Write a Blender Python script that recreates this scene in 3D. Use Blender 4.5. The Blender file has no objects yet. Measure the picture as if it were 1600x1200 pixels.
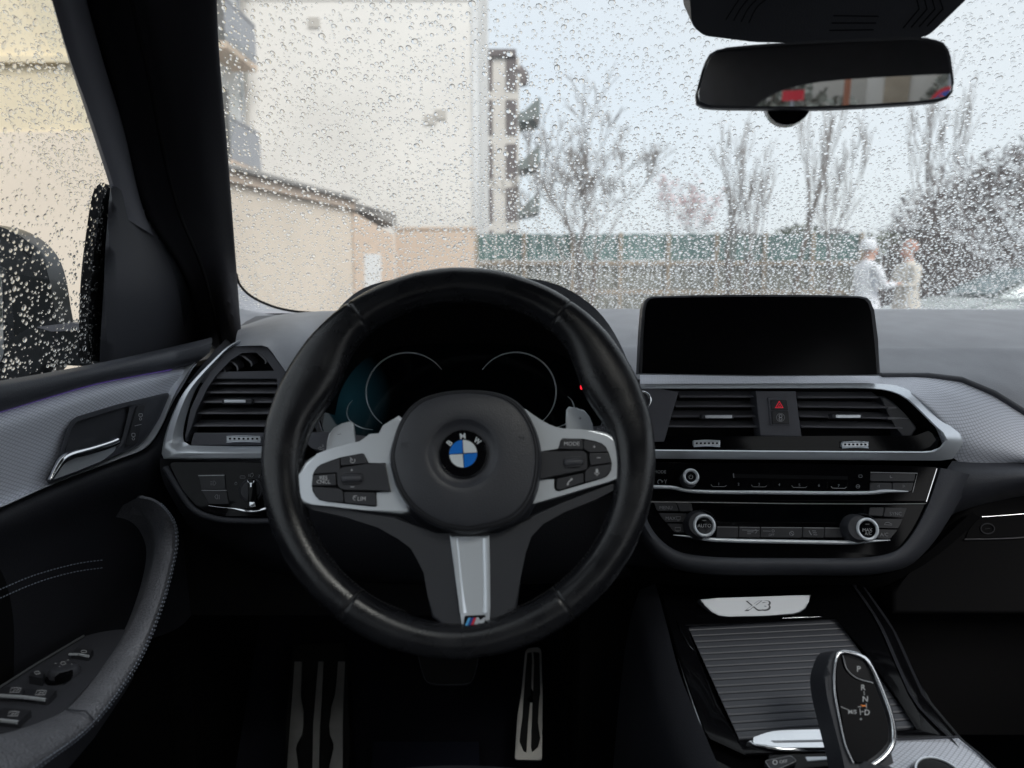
import bpy, bmesh, math, random
from mathutils import Vector, Matrix, noise
R = math.radians
SC = bpy.context.scene
COL = SC.collection
random.seed(7)

# ------------------------------------------------------------------ camera
F, PITCH, CAM = 1202.0, R(8.0), Vector((0, 0, 1.30))
SP, CP = math.sin(PITCH), math.cos(PITCH)
cd = bpy.data.cameras.new('camera')
cd.sensor_width = 36.0
cd.lens = 36.0 * F / 1600.0
cd.clip_start, cd.clip_end = 0.02, 600
cd.dof.use_dof = True
cd.dof.focus_distance = 0.98
cd.dof.aperture_fstop = 5.0
co = bpy.data.objects.new('camera', cd)
co.location = CAM
co.rotation_euler = (R(90) - PITCH, 0, 0)
COL.objects.link(co)
SC.camera = co

# ------------------------------------------------------------------ sky, sun, exposure
SUN_EL, SUN_AZ = R(42), R(148)
W = bpy.data.worlds.new('World')
SC.world = W
W.use_nodes = True
nt = W.node_tree
nt.nodes.clear()
wo = nt.nodes.new('ShaderNodeOutputWorld')
bg = nt.nodes.new('ShaderNodeBackground')
sky = nt.nodes.new('ShaderNodeTexSky')
sky.sky_type = 'NISHITA'
sky.sun_disc = False
sky.sun_elevation = SUN_EL
sky.sun_rotation = SUN_AZ
sky.dust_density = 3.0
clouds = nt.nodes.new('ShaderNodeTexNoise')
clouds.inputs['Scale'].default_value = 2.2
clouds.inputs['Detail'].default_value = 5
ramp = nt.nodes.new('ShaderNodeValToRGB')
ramp.color_ramp.elements[0].position = 0.3
ramp.color_ramp.elements[0].color = (0.84, 0.92, 1.0, 1)
ramp.color_ramp.elements[1].position = 0.7
ramp.color_ramp.elements[1].color = (0.94, 0.98, 1.0, 1)
scl = nt.nodes.new('ShaderNodeVectorMath')
scl.operation = 'SCALE'
scl.inputs['Scale'].default_value = 6.9
mixw = nt.nodes.new('ShaderNodeMixRGB')
mixw.inputs[0].default_value = 0.85
nt.links.new(clouds.outputs['Fac'], ramp.inputs['Fac'])
nt.links.new(ramp.outputs['Color'], scl.inputs[0])
nt.links.new(sky.outputs['Color'], mixw.inputs[1])
nt.links.new(scl.outputs['Vector'], mixw.inputs[2])
nt.links.new(mixw.outputs['Color'], bg.inputs['Color'])
bg.inputs['Strength'].default_value = 0.10
nt.links.new(bg.outputs['Background'], wo.inputs['Surface'])
sl = bpy.data.lights.new('sun', 'SUN')
sl.energy = 1.6
sl.angle = R(30)
sl.color = (1.0, 0.96, 0.9)
so = bpy.data.objects.new('sun', sl)
sdir = Vector((math.sin(SUN_AZ) * math.cos(SUN_EL), math.cos(SUN_AZ) * math.cos(SUN_EL), math.sin(SUN_EL)))
so.rotation_euler = sdir.to_track_quat('Z', 'Y').to_euler()
so.location = (0, 0, 30)
COL.objects.link(so)
SC.view_settings.view_transform = 'Standard'
SC.view_settings.look = 'None'
SC.view_settings.exposure = 0.6
SC.view_settings.gamma = 1.0
SC.cycles.use_denoising = True
SC.cycles.max_bounces = 12
SC.cycles.transmission_bounces = 10
SC.cycles.transparent_max_bounces = 16
SC.cycles.diffuse_bounces = 5
SC.cycles.glossy_bounces = 5
SC.cycles.sample_clamp_indirect = 6

# ------------------------------------------------------------------ helpers
def ray(px, py):
    u, v = (px - 800) / F, (600 - py) / F
    return Vector((u, CP + v * SP, v * CP - SP))

def at(px, py, Y):
    d = ray(px, py)
    return CAM + d * (Y / d.y)

def atx(px, py, X):
    d = ray(px, py)
    return CAM + d * (X / d.x)

def atz(px, py, z):
    d = ray(px, py)
    return CAM + d * ((z - CAM.z) / d.z)

class Pl:
    """a real plane in the car; p() finds the point of it seen at a photo pixel"""
    def __init__(s, o, n):
        s.o, s.n = Vector(o), Vector(n).normalized()
        s.x = Vector((0, 0, 1)).cross(s.n)
        s.x = s.x.normalized() if s.x.length > 1e-5 else Vector((1, 0, 0))
        s.y = s.n.cross(s.x).normalized()
    def p(s, px, py, h=0.0):
        d = ray(px, py)
        t = (s.o + s.n * h - CAM).dot(s.n) / d.dot(s.n)
        return CAM + d * t
    def w(s, a, b, h=0.0):
        return s.o + s.x * a + s.y * b + s.n * h

def cat(pts, n, closed=False):
    """resample a polyline as a Catmull-Rom curve at n even arc steps"""
    P = [Vector(p) for p in pts]
    m = len(P)
    if m == 1: return [P[0].copy() for _ in range(n)]
    segs = m if closed else m - 1
    S = []
    K = 10
    for i in range(segs):
        p1, p2 = P[i % m], P[(i + 1) % m]
        p0 = P[(i - 1) % m] if closed or i > 0 else p1 * 2 - p2
        p3 = P[(i + 2) % m] if closed or i + 2 < m else p2 * 2 - p1
        d1 = max((p1 - p0).length, 1e-6) ** .5; d2 = max((p2 - p1).length, 1e-6) ** .5; d3 = max((p3 - p2).length, 1e-6) ** .5
        m1 = ((p1 - p0) / d1 - (p2 - p0) / (d1 + d2) + (p2 - p1) / d2) * d2
        m2 = ((p2 - p1) / d2 - (p3 - p1) / (d2 + d3) + (p3 - p2) / d3) * d2
        for k in range(K):
            t = k / K; t2 = t * t; t3 = t2 * t
            S.append(p1 * (2*t3 - 3*t2 + 1) + m1 * (t3 - 2*t2 + t) + p2 * (-2*t3 + 3*t2) + m2 * (t3 - t2))
    S.append(P[0].copy() if closed else P[-1].copy())
    L = [0.0]
    for a, b in zip(S, S[1:]): L.append(L[-1] + (b - a).length)
    out, j = [], 0
    cnt = n if closed else n - 1
    for i in range(n):
        t = L[-1] * i / cnt
        while j < len(L) - 2 and L[j + 1] < t: j += 1
        q = (t - L[j]) / max(L[j + 1] - L[j], 1e-9)
        out.append(S[j].lerp(S[j + 1], min(max(q, 0), 1)))
    return out

def sm(pts, n=40):
    """smooth closed photo-pixel outline"""
    return [(v.x, v.y) for v in cat([(p[0], p[1], 0) for p in pts], n, True)]

def so_(pts, n=24):
    return [(v.x, v.y) for v in cat([(p[0], p[1], 0) for p in pts], n, False)]

def rrect(x0, y0, x1, y1, r, k=4):
    out = []
    for cx, cy, a0 in ((x1 - r, y0 + r, -90), (x1 - r, y1 - r, 0), (x0 + r, y1 - r, 90), (x0 + r, y0 + r, 180)):
        for i in range(k + 1):
            a = R(a0 + 90 * i / k)
            out.append((cx + r * math.cos(a), cy + r * math.sin(a)))
    return out

def rpoly(pts, r, k=3):
    """polygon with rounded corners (pixels)"""
    out, n = [], len(pts)
    for i in range(n):
        p = Vector(pts[i]).to_2d(); a = Vector(pts[i - 1]).to_2d() - p; b = Vector(pts[(i + 1) % n]).to_2d() - p
        la, lb = a.length, b.length
        q = min(r, la * .45, lb * .45)
        s, e = p + a * (q / la), p + b * (q / lb)
        for j in range(k + 1):
            t = j / k
            out.append(tuple(s * (1 - t) ** 2 + p * (2 * t * (1 - t)) + e * t * t))
    return out

def circ(cx, cy, rx, ry=None, n=28, a0=0, a1=360):
    ry = rx if ry is None else ry
    full = abs(a1 - a0) >= 360
    m = n if full else n + 1
    return [(cx + rx * math.cos(R(a0 + (a1 - a0) * i / n)), cy - ry * math.sin(R(a0 + (a1 - a0) * i / n))) for i in range(m)]

class MB:
    def __init__(s):
        s.v, s.f, s.m, s.uv, s.wn = [], [], [], {}, False
    def add(s, vs, fs, mi=0):
        b = len(s.v)
        s.v += [Vector(v) for v in vs]
        s.f += [[b + i for i in f] for f in fs]
        s.m += [mi] * len(fs)
        return b
    def box(s, c, size, mi=0, rot=None):
        c = Vector(c); hx, hy, hz = size[0] / 2, size[1] / 2, size[2] / 2
        vs = [Vector((x, y, z)) for x in (-hx, hx) for y in (-hy, hy) for z in (-hz, hz)]
        if rot is not None: vs = [rot @ v for v in vs]
        s.add([c + v for v in vs], [(0,1,3,2),(4,6,7,5),(0,4,5,1),(2,3,7,6),(0,2,6,4),(1,5,7,3)], mi)
    def tube(s, pts, r, n=8, mi=0, closed=False, flat=None, cap=True):
        """round (or flattened: flat = ratio along the second axis) tube through points"""
        P = [Vector(p) for p in pts]; m = len(P)
        rs = r if isinstance(r, (list, tuple)) else [r] * m
        up = None; vs = []
        for i in range(m):
            a = P[(i - 1) % m] if closed or i > 0 else P[i]
            b = P[(i + 1) % m] if closed or i < m - 1 else P[i]
            t = (b - a).normalized()
            if up is None:
                up = Vector((0, 0, 1)) if abs(t.z) < .9 else Vector((0, -1, 0))
            side = t.cross(up).normalized(); up = side.cross(t).normalized()
            for k in range(n):
                an = 2 * math.pi * k / n
                vs.append(P[i] + side * (rs[i] * math.cos(an)) + up * (rs[i] * (flat or 1) * math.sin(an)))
        fs = []
        for i in range(m if closed else m - 1):
            j = (i + 1) % m
            for k in range(n):
                l = (k + 1) % n
                fs.append((i * n + k, i * n + l, j * n + l, j * n + k))
        if cap and not closed:
            fs.append(tuple(range(n))[::-1]); fs.append(tuple((m - 1) * n + k for k in range(n)))
        s.add(vs, fs, mi)
    def poly(s, px, pl, h, mi=0):
        s.add([pl.p(x, y, h) for x, y in px], [tuple(range(len(px)))], mi)
    def line(s, px, w, pl, h, mi=0, closed=False):
        """flat printed line of width w pixels"""
        P = [Vector((p[0], p[1])) for p in px]; m = len(P); vs = []; fs = []
        for i in range(m):
            a = P[(i - 1) % m] if closed or i > 0 else P[i]
            b = P[(i + 1) % m] if closed or i < m - 1 else P[i]
            t = (b - a).normalized(); nrm = Vector((-t.y, t.x)) * (w / 2)
            for q in (P[i] + nrm, P[i] - nrm): vs.append(pl.p(q.x, q.y, h))
        for i in range(m if closed else m - 1):
            j = (i + 1) % m
            fs.append((2*i, 2*i+1, 2*j+1, 2*j))
        s.add(vs, fs, mi)
    def text(s, t, pl, px, py, size, h, mi=0, rot=0, sx=1.0, bold=0.0, shear=0.0):
        """lettering: capital height = size pixels, centred on a photo pixel of a plane"""
        key = (t, bold)
        if key not in GLYPHS:
            cu = bpy.data.curves.new('lettering', 'FONT')
            cu.body = t; cu.resolution_u = 3; cu.offset = bold
            ob = bpy.data.objects.new('lettering', cu)
            me = bpy.data.meshes.new_from_object(ob)
            GLYPHS[key] = ([v.co.copy() for v in me.vertices], [tuple(p.vertices) for p in me.polygons])
            bpy.data.objects.remove(ob); bpy.data.curves.remove(cu); bpy.data.meshes.remove(me)
        vs, fs = GLYPHS[key]
        if not vs: return
        x0, x1 = min(v.x for v in vs), max(v.x for v in vs)
        y0, y1 = min(v.y for v in vs), max(v.y for v in vs)
        k = size / 0.69
        c_, s_ = math.cos(R(rot)), math.sin(R(rot))
        out = []
        for v in vs:
            y = (v.y - (y0 + y1) / 2) * k
            x = (v.x - (x0 + x1) / 2) * k * sx + y * shear
            out.append(pl.p(px + x * c_ - y * s_, py - x * s_ - y * c_, h))
        s.add(out, fs, mi)
    def plate(s, px, pl, h0, h1, bev=.0008, seg=2, mi=0, back=False):
        """a solid of real thickness whose front face has the given outline"""
        s.wn = True
        ar = sum(px[i - 1][0] * px[i][1] - px[i][0] * px[i - 1][1] for i in range(len(px)))
        if ar > 0: px = px[::-1]
        bm = bmesh.new()
        top = [bm.verts.new(pl.p(x, y, h1)) for x, y in px]
        dn = [bm.verts.new(v.co - pl.n * (h1 - h0)) for v in top]
        n = len(px)
        ft = bm.faces.new(top)
        if back: bm.faces.new(dn[::-1])
        for i in range(n):
            j = (i + 1) % n
            bm.faces.new((top[i], dn[i], dn[j], top[j]))
        if bev > 0:
            bmesh.ops.bevel(bm, geom=list(ft.edges), offset=bev, segments=seg, profile=.5, affect='EDGES', clamp_overlap=True)
        s.bm(bm, mi)
    def bm(s, bm, mi=0):
        bm.verts.index_update()
        s.add([v.co for v in bm.verts], [tuple(v.index for v in f.verts) for f in bm.faces], mi)
        bm.free()
    def grid(s, G, mi=0, closed=False, uv=True, flip=False):
        """surface through a grid of points; UV in metres"""
        nr, nc = len(G), len(G[0])
        us = []
        b = s.add([p for r in G for p in r], [], mi)
        for r in G:
            l = [0.0]
            for a, c in zip(r, r[1:]): l.append(l[-1] + (c - a).length)
            us.append(l)
        vsd = [[0.0] * nc]
        for i in range(1, nr):
            vsd.append([vsd[-1][j] + (G[i][j] - G[i - 1][j]).length for j in range(nc)])
        for i in range(nr - 1):
            for j in range(nc if closed else nc - 1):
                k = (j + 1) % nc
                f = [b + i*nc + j, b + i*nc + k, b + (i+1)*nc + k, b + (i+1)*nc + j]
                if flip: f = f[::-1]
                s.f.append(f); s.m.append(mi)
        if uv:
            for i in range(nr):
                for j in range(nc): s.uv[b + i*nc + j] = (us[nr // 2][j], vsd[i][nc // 2])
    def loft(s, rows, nu=24, nv=12, mi=0, flip=False):
        A = [cat(r, nu) for r in rows]
        B = [cat([a[j] for a in A], nv) for j in range(nu)]
        s.grid([[B[j][i] for j in range(nu)] for i in range(nv)], mi, flip=flip)
    def build(s, name, mats, parent=None, smooth=35, solid=0.0, sub=0):
        root = parent
        while root is not None and root.parent is not None: root = root.parent
        off = root.location if root is not None else Vector()
        me = bpy.data.meshes.new(name)
        me.from_pydata([v - off for v in s.v], [], s.f)
        mats = mats if isinstance(mats, (list, tuple)) else [mats]
        for m in mats: me.materials.append(m)
        me.polygons.foreach_set('material_index', s.m)
        if s.uv:
            ul = me.uv_layers.new(name='UVMap')
            for l in me.loops: ul.data[l.index].uv = s.uv.get(l.vertex_index, (0, 0))
        if smooth:
            me.shade_smooth()
            if smooth < 180: me.set_sharp_from_angle(angle=R(smooth))
        me.validate()
        o = bpy.data.objects.new(name, me)
        COL.objects.link(o)
        o.parent = parent
        if s.wn and smooth:
            md = o.modifiers.new('normals', 'WEIGHTED_NORMAL'); md.keep_sharp = True; md.weight = 100
        if solid:
            md = o.modifiers.new('solid', 'SOLIDIFY'); md.thickness = abs(solid); md.offset = -1 if solid > 0 else 1
        return o

GLYPHS = {}
def thing(name, label, cat_, loc=(0, 0, 0), group=None, kind=None):
    o = bpy.data.objects.new(name, None)
    o.empty_display_size = .05
    o.location = loc
    COL.objects.link(o)
    return tag(o, label, cat_, group, kind)

def tag(o, label=None, cat_=None, group=None, kind=None):
    if label: o['label'] = label
    if cat_: o['category'] = cat_
    if group: o['group'] = group
    if kind: o['kind'] = kind
    return o

def plate(name, px, pl, h0, h1, m, parent, bev=.0008, seg=2, smooth=35):
    b = MB(); b.plate(px, pl, h0, h1, bev, seg)
    return b.build(name, m, parent, smooth)

def tube(name, pts, r, m, parent, n=8, closed=False, flat=None):
    b = MB(); b.tube(pts, r, n, 0, closed, flat)
    return b.build(name, m, parent, 60)

def loft(name, rows, m, parent, nu=24, nv=12, solid=0.0, flip=False, smooth=60):
    b = MB(); b.loft(rows, nu, nv, 0, flip)
    return b.build(name, m, parent, smooth, solid)

def lathe(pl, px, py, prof, n=32, r_px=True):
    """rings about the plane normal through a photo pixel; prof = [(radius m, height m)]"""
    c = pl.p(px, py, prof[-1][1])
    c = c - pl.n * prof[-1][1]
    vs, fs = [], []
    for r, h in prof:
        for k in range(n):
            a = 2 * math.pi * k / n
            vs.append(c + pl.x * (r * math.cos(a)) + pl.y * (r * math.sin(a)) + pl.n * h)
    for i in range(len(prof) - 1):
        for k in range(n):
            l = (k + 1) % n
            fs.append((i*n + k, i*n + l, (i+1)*n + l, (i+1)*n + k))
    fs.append(tuple((len(prof) - 1) * n + k for k in range(n)))
    return vs, fs

# ------------------------------------------------------------------ materials
def nodes(name):
    m = bpy.data.materials.new(name); m.use_nodes = True
    t = m.node_tree
    return m, t, t.nodes['Principled BSDF'], t.nodes['Material Output']

def mat(name, col, rough=.5, metal=0.0, bump=None, coat=0.0, var=0.0, vscale=8, rvar=0.0, spec=.5, emit=None, aniso=None, sheen=0):
    m, t, b, out = nodes(name)
    b.inputs['Base Color'].default_value = (*col, 1)
    b.inputs['Roughness'].default_value = rough
    b.inputs['Metallic'].default_value = metal
    b.inputs['Specular IOR Level'].default_value = spec
    if coat: b.inputs['Coat Weight'].default_value = coat; b.inputs['Coat Roughness'].default_value = .04
    if sheen: b.inputs['Sheen Weight'].default_value = sheen
    if emit:
        b.inputs['Emission Color'].default_value = (*emit[0], 1); b.inputs['Emission Strength'].default_value = emit[1]
    tc = t.nodes.new('ShaderNodeTexCoord')
    if var or rvar:
        n = t.nodes.new('ShaderNodeTexNoise'); n.inputs['Scale'].default_value = vscale; n.inputs['Detail'].default_value = 6
        t.links.new(tc.outputs['Object'], n.inputs['Vector'])
        if var:
            r = t.nodes.new('ShaderNodeMapRange')
            r.inputs['From Min'].default_value = .3; r.inputs['From Max'].default_value = .7
            r.inputs['To Min'].default_value = 1 - var; r.inputs['To Max'].default_value = 1 + var
            mx = t.nodes.new('ShaderNodeVectorMath'); mx.operation = 'SCALE'
            mx.inputs[0].default_value = col
            t.links.new(n.outputs['Fac'], r.inputs['Value']); t.links.new(r.outputs['Result'], mx.inputs['Scale'])
            t.links.new(mx.outputs['Vector'], b.inputs['Base Color'])
        if rvar:
            r = t.nodes.new('ShaderNodeMapRange')
            r.inputs['From Min'].default_value = .3; r.inputs['From Max'].default_value = .7
            r.inputs['To Min'].default_value = max(rough - rvar, .02); r.inputs['To Max'].default_value = rough + rvar
            t.links.new(n.outputs['Fac'], r.inputs['Value']); t.links.new(r.outputs['Result'], b.inputs['Roughness'])
    if bump:
        kind, sc, st = bump
        if kind == 'v':
            n = t.nodes.new('ShaderNodeTexVoronoi'); n.inputs['Scale'].default_value = sc; o = n.outputs['Distance']
        elif kind == 'w':
            n = t.nodes.new('ShaderNodeTexWave'); n.inputs['Scale'].default_value = sc; o = n.outputs['Fac']
        else:
            n = t.nodes.new('ShaderNodeTexNoise'); n.inputs['Scale'].default_value = sc; n.inputs['Detail'].default_value = 4; o = n.outputs['Fac']
        t.links.new(tc.outputs['Object'], n.inputs['Vector'])
        bp = t.nodes.new('ShaderNodeBump'); bp.inputs['Strength'].default_value = st; bp.inputs['Distance'].default_value = .001 if sc > 50 else .01
        t.links.new(o, bp.inputs['Height']); t.links.new(bp.outputs['Normal'], b.inputs['Normal'])
    return m

def rhomb_mat(name, col, dark, p=.0068, q=.0044):
    """woven aluminium trim: two families of fine engraved lines"""
    m, t, b, out = nodes(name)
    b.inputs['Metallic'].default_value = .12; b.inputs['Roughness'].default_value = .40
    uv = t.nodes.new('ShaderNodeUVMap'); sp = t.nodes.new('ShaderNodeSeparateXYZ')
    t.links.new(uv.outputs['UV'], sp.inputs['Vector'])
    def M(op, a, b_=None):
        n = t.nodes.new('ShaderNodeMath'); n.operation = op
        for i, x in enumerate((a, b_)):
            if x is None: continue
            if isinstance(x, (int, float)): n.inputs[i].default_value = x
            else: t.links.new(x, n.inputs[i])
        return n.outputs[0]
    a = M('DIVIDE', sp.outputs['X'], p); c = M('DIVIDE', sp.outputs['Y'], q)
    def fam(x):
        f = M('ABSOLUTE', M('SUBTRACT', M('FRACT', x), .5))
        return M('MULTIPLY', M('MINIMUM', f, .13), 1 / .13)
    g = M('MINIMUM', fam(M('ADD', a, c)), fam(M('SUBTRACT', a, c)))
    mx = t.nodes.new('ShaderNodeMixRGB'); mx.inputs[1].default_value = (*dark, 1); mx.inputs[2].default_value = (*col, 1)
    t.links.new(g, mx.inputs[0]); t.links.new(mx.outputs['Color'], b.inputs['Base Color'])
    bp = t.nodes.new('ShaderNodeBump'); bp.inputs['Strength'].default_value = .35; bp.inputs['Distance'].default_value = .0006
    t.links.new(g, bp.inputs['Height']); t.links.new(bp.outputs['Normal'], b.inputs['Normal'])
    return m

def pane_mat(name, tint, ior=1.45, haze=0.0):
    m, t, b, out = nodes(name)
    t.nodes.remove(b)
    tr = t.nodes.new('ShaderNodeBsdfTransparent'); tr.inputs['Color'].default_value = (*tint, 1)
    gl = t.nodes.new('ShaderNodeBsdfGlossy'); gl.inputs['Roughness'].default_value = .0
    fr = t.nodes.new('ShaderNodeFresnel'); fr.inputs['IOR'].default_value = ior
    mx = t.nodes.new('ShaderNodeMixShader')
    t.links.new(fr.outputs['Fac'], mx.inputs[0]); t.links.new(tr.outputs[0], mx.inputs[1]); t.links.new(gl.outputs[0], mx.inputs[2])
    if haze:      # translucent veil mixed into the glass to wash out the view with haze
        tl = t.nodes.new('ShaderNodeBsdfTranslucent'); tl.inputs['Color'].default_value = (.95, .97, 1, 1)
        m2 = t.nodes.new('ShaderNodeMixShader'); m2.inputs[0].default_value = haze
        t.links.new(mx.outputs[0], m2.inputs[1]); t.links.new(tl.outputs[0], m2.inputs[2]); mx = m2
    t.links.new(mx.outputs[0], out.inputs['Surface'])
    return m

def water_mat(name):
    m, t, b, out = nodes(name)
    b.inputs['Base Color'].default_value = (1, 1, 1, 1)
    b.inputs['Roughness'].default_value = 0
    b.inputs['IOR'].default_value = 1.333
    b.inputs['Transmission Weight'].default_value = 1
    return m

def plank_mat(name, col, joint, sx, sz):
    return mat(name, col, .8, var=.25, vscale=3)

M_ = {}
M_['rim'] = mat('worn_leather', (.011, .0115, .014), .27, bump=('v', 700, .10), rvar=.08, vscale=30, var=.15)
M_['cover'] = mat('airbag_leather', (.036, .038, .046), .42, bump=('v', 900, .18), rvar=.05, vscale=40)
M_['soft'] = mat('soft_dash_plastic', (.275, .285, .315), .58, bump=('v', 650, .30), var=.08, vscale=20)
M_['softdark'] = mat('soft_black_plastic', (.062, .066, .080), .56, bump=('v', 650, .30), var=.08, vscale=20)
M_['hard'] = mat('hard_black_plastic', (.050, .052, .062), .45, bump=('n', 900, .08))
M_['grey'] = mat('grey_plastic', (.125, .128, .150), .5, bump=('n', 900, .08))
M_['button'] = mat('button_plastic', (.030, .031, .037), .40, bump=('n', 900, .05))
M_['fabric'] = mat('pillar_cloth', (.024, .024, .029), .95, bump=('w', 400, .25), spec=.15, sheen=.05)
M_['black'] = mat('matt_black', (.004, .004, .005), .8, spec=.2)
M_['piano'] = mat('piano_black', (.004, .004, .005), .07, spec=.16)
M_['glassblack'] = mat('black_glass', (.002, .003, .004), .06, spec=.22)
M_['screen'] = mat('screen_glass', (.002, .002, .003), .16, spec=.10)
M_['silver'] = mat('satin_silver', (.86, .91, .97), .27, .50)
M_['strip'] = mat('bright_trim_strip', (.92, .95, 1.0), .22, .35)
M_['pull'] = mat('pull_leather', (.17, .175, .198), .42, bump=('v', 380, 1.0), var=.12, vscale=40)
M_['spoke'] = mat('spoke_plastic', (.034, .036, .043), .42, bump=('n', 900, .06))
M_['deep'] = mat('deep_black_plastic', (.020, .021, .027), .6, bump=('v', 650, .25), spec=.3)
M_['dsilver'] = mat('dark_satin_silver', (.36, .37, .39), .40, .8)
M_['chrome'] = mat('chrome', (.80, .82, .85), .10, 1.0)
M_['steel'] = mat('brushed_steel', (.52, .51, .49), .40, .6, rvar=.06, vscale=40, var=.1)
M_['rubber'] = mat('pedal_rubber', (.012, .012, .012), .75)
M_['print'] = mat('white_print', (.55, .56, .58), .6)
M_['dprint'] = mat('grey_print', (.26, .27, .29), .6)
M_['red'] = mat('red_print', (.75, .02, .05), .5, emit=((1, .02, .05), .35))
M_['lamp'] = mat('red_warning_lamp', (.5, .01, .02), .5, emit=((1, .015, .03), 1.6))
M_['orange'] = mat('orange_lamp', (.6, .2, .05), .5, emit=((1, .3, .05), .25))
M_['blue'] = mat('badge_blue', (.0, .17, .68), .3, coat=.4)
M_['white'] = mat('badge_white', (.72, .77, .80), .3, coat=.4)
M_['mblue'] = mat('stripe_light_blue', (.10, .42, .80), .4)
M_['mdark'] = mat('stripe_dark_blue', (.02, .06, .30), .4)
M_['mred'] = mat('stripe_red', (.65, .03, .06), .4)
M_['stitch'] = mat('thread_blue_grey', (.30, .34, .42), .8)
M_['bstitch'] = mat('thread_black', (.012, .012, .014), .7)
M_['purple'] = mat('purple_light_strip', (.10, .06, .30), .4, emit=((.25, .12, .8), .12))
M_['trim'] = rhomb_mat('woven_aluminium', (.80, .83, .92), (.36, .38, .45))
M_['carpet'] = mat('carpet', (.016, .017, .024), .98, bump=('n', 500, .6), spec=.1)
M_['mat'] = mat('floor_mat_velour', (.030, .034, .055), .95, bump=('n', 400, .6), spec=.1)
M_['pane'] = pane_mat('window_glass', (.97, .985, .98))
M_['wetpane'] = pane_mat('wet_windscreen_glass', (.97, .985, .98), haze=.045)
M_['water'] = water_mat('rain_water')
M_['mirror'] = mat('mirror_glass', (.78, .80, .82), .0, 1.0)
M_['paint'] = mat('black_mirror_paint', (.008, .010, .012), .28, spec=.28)
M_['slat'] = mat('vent_slat_plastic', (.19, .19, .21), .36)
# ================================================================== STEERING WHEEL
WN = Vector((0, -math.cos(R(22)), math.sin(R(22))))
WP = Pl(at(716, 727, 0.70), WN)
wl, wr = WP.p(408, 730), WP.p(1025, 730)
wt, wb = WP.p(716, 420), WP.p(716, 1031)
WC = Vector(((wl.x + wr.x) / 2, 0, 0)); q = (wt + wb) / 2
WC = Vector((WC.x, q.y, q.z))
ROUT = ((wr - wl).length + (wt - wb).length) / 4 - .0005
sw = thing('steering_wheel', 'black leather sports steering wheel with silver spokes and round blue and white emblem', 'steering wheel', WC)

def wpt(a, r, h):
    return WC + WP.x * (r * math.cos(a)) + WP.y * (r * math.sin(a)) + WN * h

def adiff(a, b): return abs((a - b + 180) % 360 - 180)
SEAMS = (54, 127, 236, 305)
angs = sorted(set([i * 3.0 for i in range(120)] + [s + d for s in SEAMS for d in (-1.2, -.6, -.25, 0, .25, .6, 1.2)]))
NS = 22
G = []
for a in angs:
    w = .0172 + .0085 * math.exp(-(adiff(a, 26) / 17) ** 2) + .0085 * math.exp(-(adiff(a, 154) / 17) ** 2) + .0015 * math.exp(-(adiff(a, 180) / 20) ** 2) + .0015 * math.exp(-(adiff(a, 0) / 20) ** 2) - .002 * math.exp(-(adiff(a, 270) / 22) ** 2)
    dz = .0185
    sd = min(adiff(a, s) for s in SEAMS)
    g = .0010 * math.exp(-(sd / .4) ** 2)
    rc = ROUT - w
    row = []
    for k in range(NS):
        t = 2 * math.pi * k / NS
        ct, st = math.cos(t), math.sin(t)
        e = .85
        x = math.copysign(abs(ct) ** e, ct) * (w - g); z = math.copysign(abs(st) ** e, st) * (dz - g)
        # soft ridge where the thumb rests flow into the grip
        wr_ = noise.noise(Vector((math.cos(R(a)) * 9, math.sin(R(a)) * 9, t * .8))) * .0004
        row.append(wpt(R(a), rc + x + wr_, z + wr_))
    G.append(row)
G.append(G[0])
b = MB(); b.grid(G, closed=True, uv=False)
rim = b.build('rim', M_['rim'], sw, 180)
for s in SEAMS:
    pts = []
    rc = ROUT - (.0172 + (.0085 * math.exp(-(min(adiff(s, 26), adiff(s, 154)) / 17) ** 2)))
    w = ROUT - rc
    for k in range(24):
        t = 2 * math.pi * k / 24; ct, st = math.cos(t), math.sin(t)
        pts.append(wpt(R(s), rc + math.copysign(abs(ct) ** .85, ct) * (w - .0008), math.copysign(abs(st) ** .85, st) * .0177))
    tube('rim_seam', pts, .0006, M_['bstitch'], rim, 5, True)
b = MB()
for i in range(300):
    a = i * 1.2
    if adiff(a, 180) < 14 or adiff(a, 0) < 14 or adiff(a, 270) < 17: continue
    w = .0172 + .0085 * math.exp(-(adiff(a, 26) / 17) ** 2) + .0085 * math.exp(-(adiff(a, 154) / 17) ** 2)
    r = ROUT - 2 * w - .0002
    p0 = wpt(R(a), r + .0008, .0075); p1 = wpt(R(a + .55), r + .0002, .0060)
    b.tube([p0, p1], .00055, 4)
tag(b.build('rim_stitching', M_['bstitch'], rim, 0), kind='stuff')

# spokes: dark lower body that joins rim, hub and lower spoke
low = [(466, 780), (500, 788), (560, 800), (620, 806), (680, 838), (780, 838), (828, 806), (880, 785), (940, 762), (978, 748),
       (976, 762), (930, 781), (880, 796), (846, 815), (826, 836), (817, 862), (814, 900), (808, 948), (800, 966), (768, 982), (722, 985), (690, 976), (675, 964),
       (668, 930), (662, 895), (656, 872), (645, 853), (625, 838), (590, 824), (540, 808), (490, 797), (468, 790)]
plate('lower_spoke', low, WP, -.016, .0035, M_['spoke'], sw, .006, 4)
hub = MB(); vs, fs = lathe(WP, 724, 715, [(.060, -.06), (.066, -.02), (.062, .002)]); hub.add(vs, fs)
hub.build('hub', M_['hard'], sw)

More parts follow.
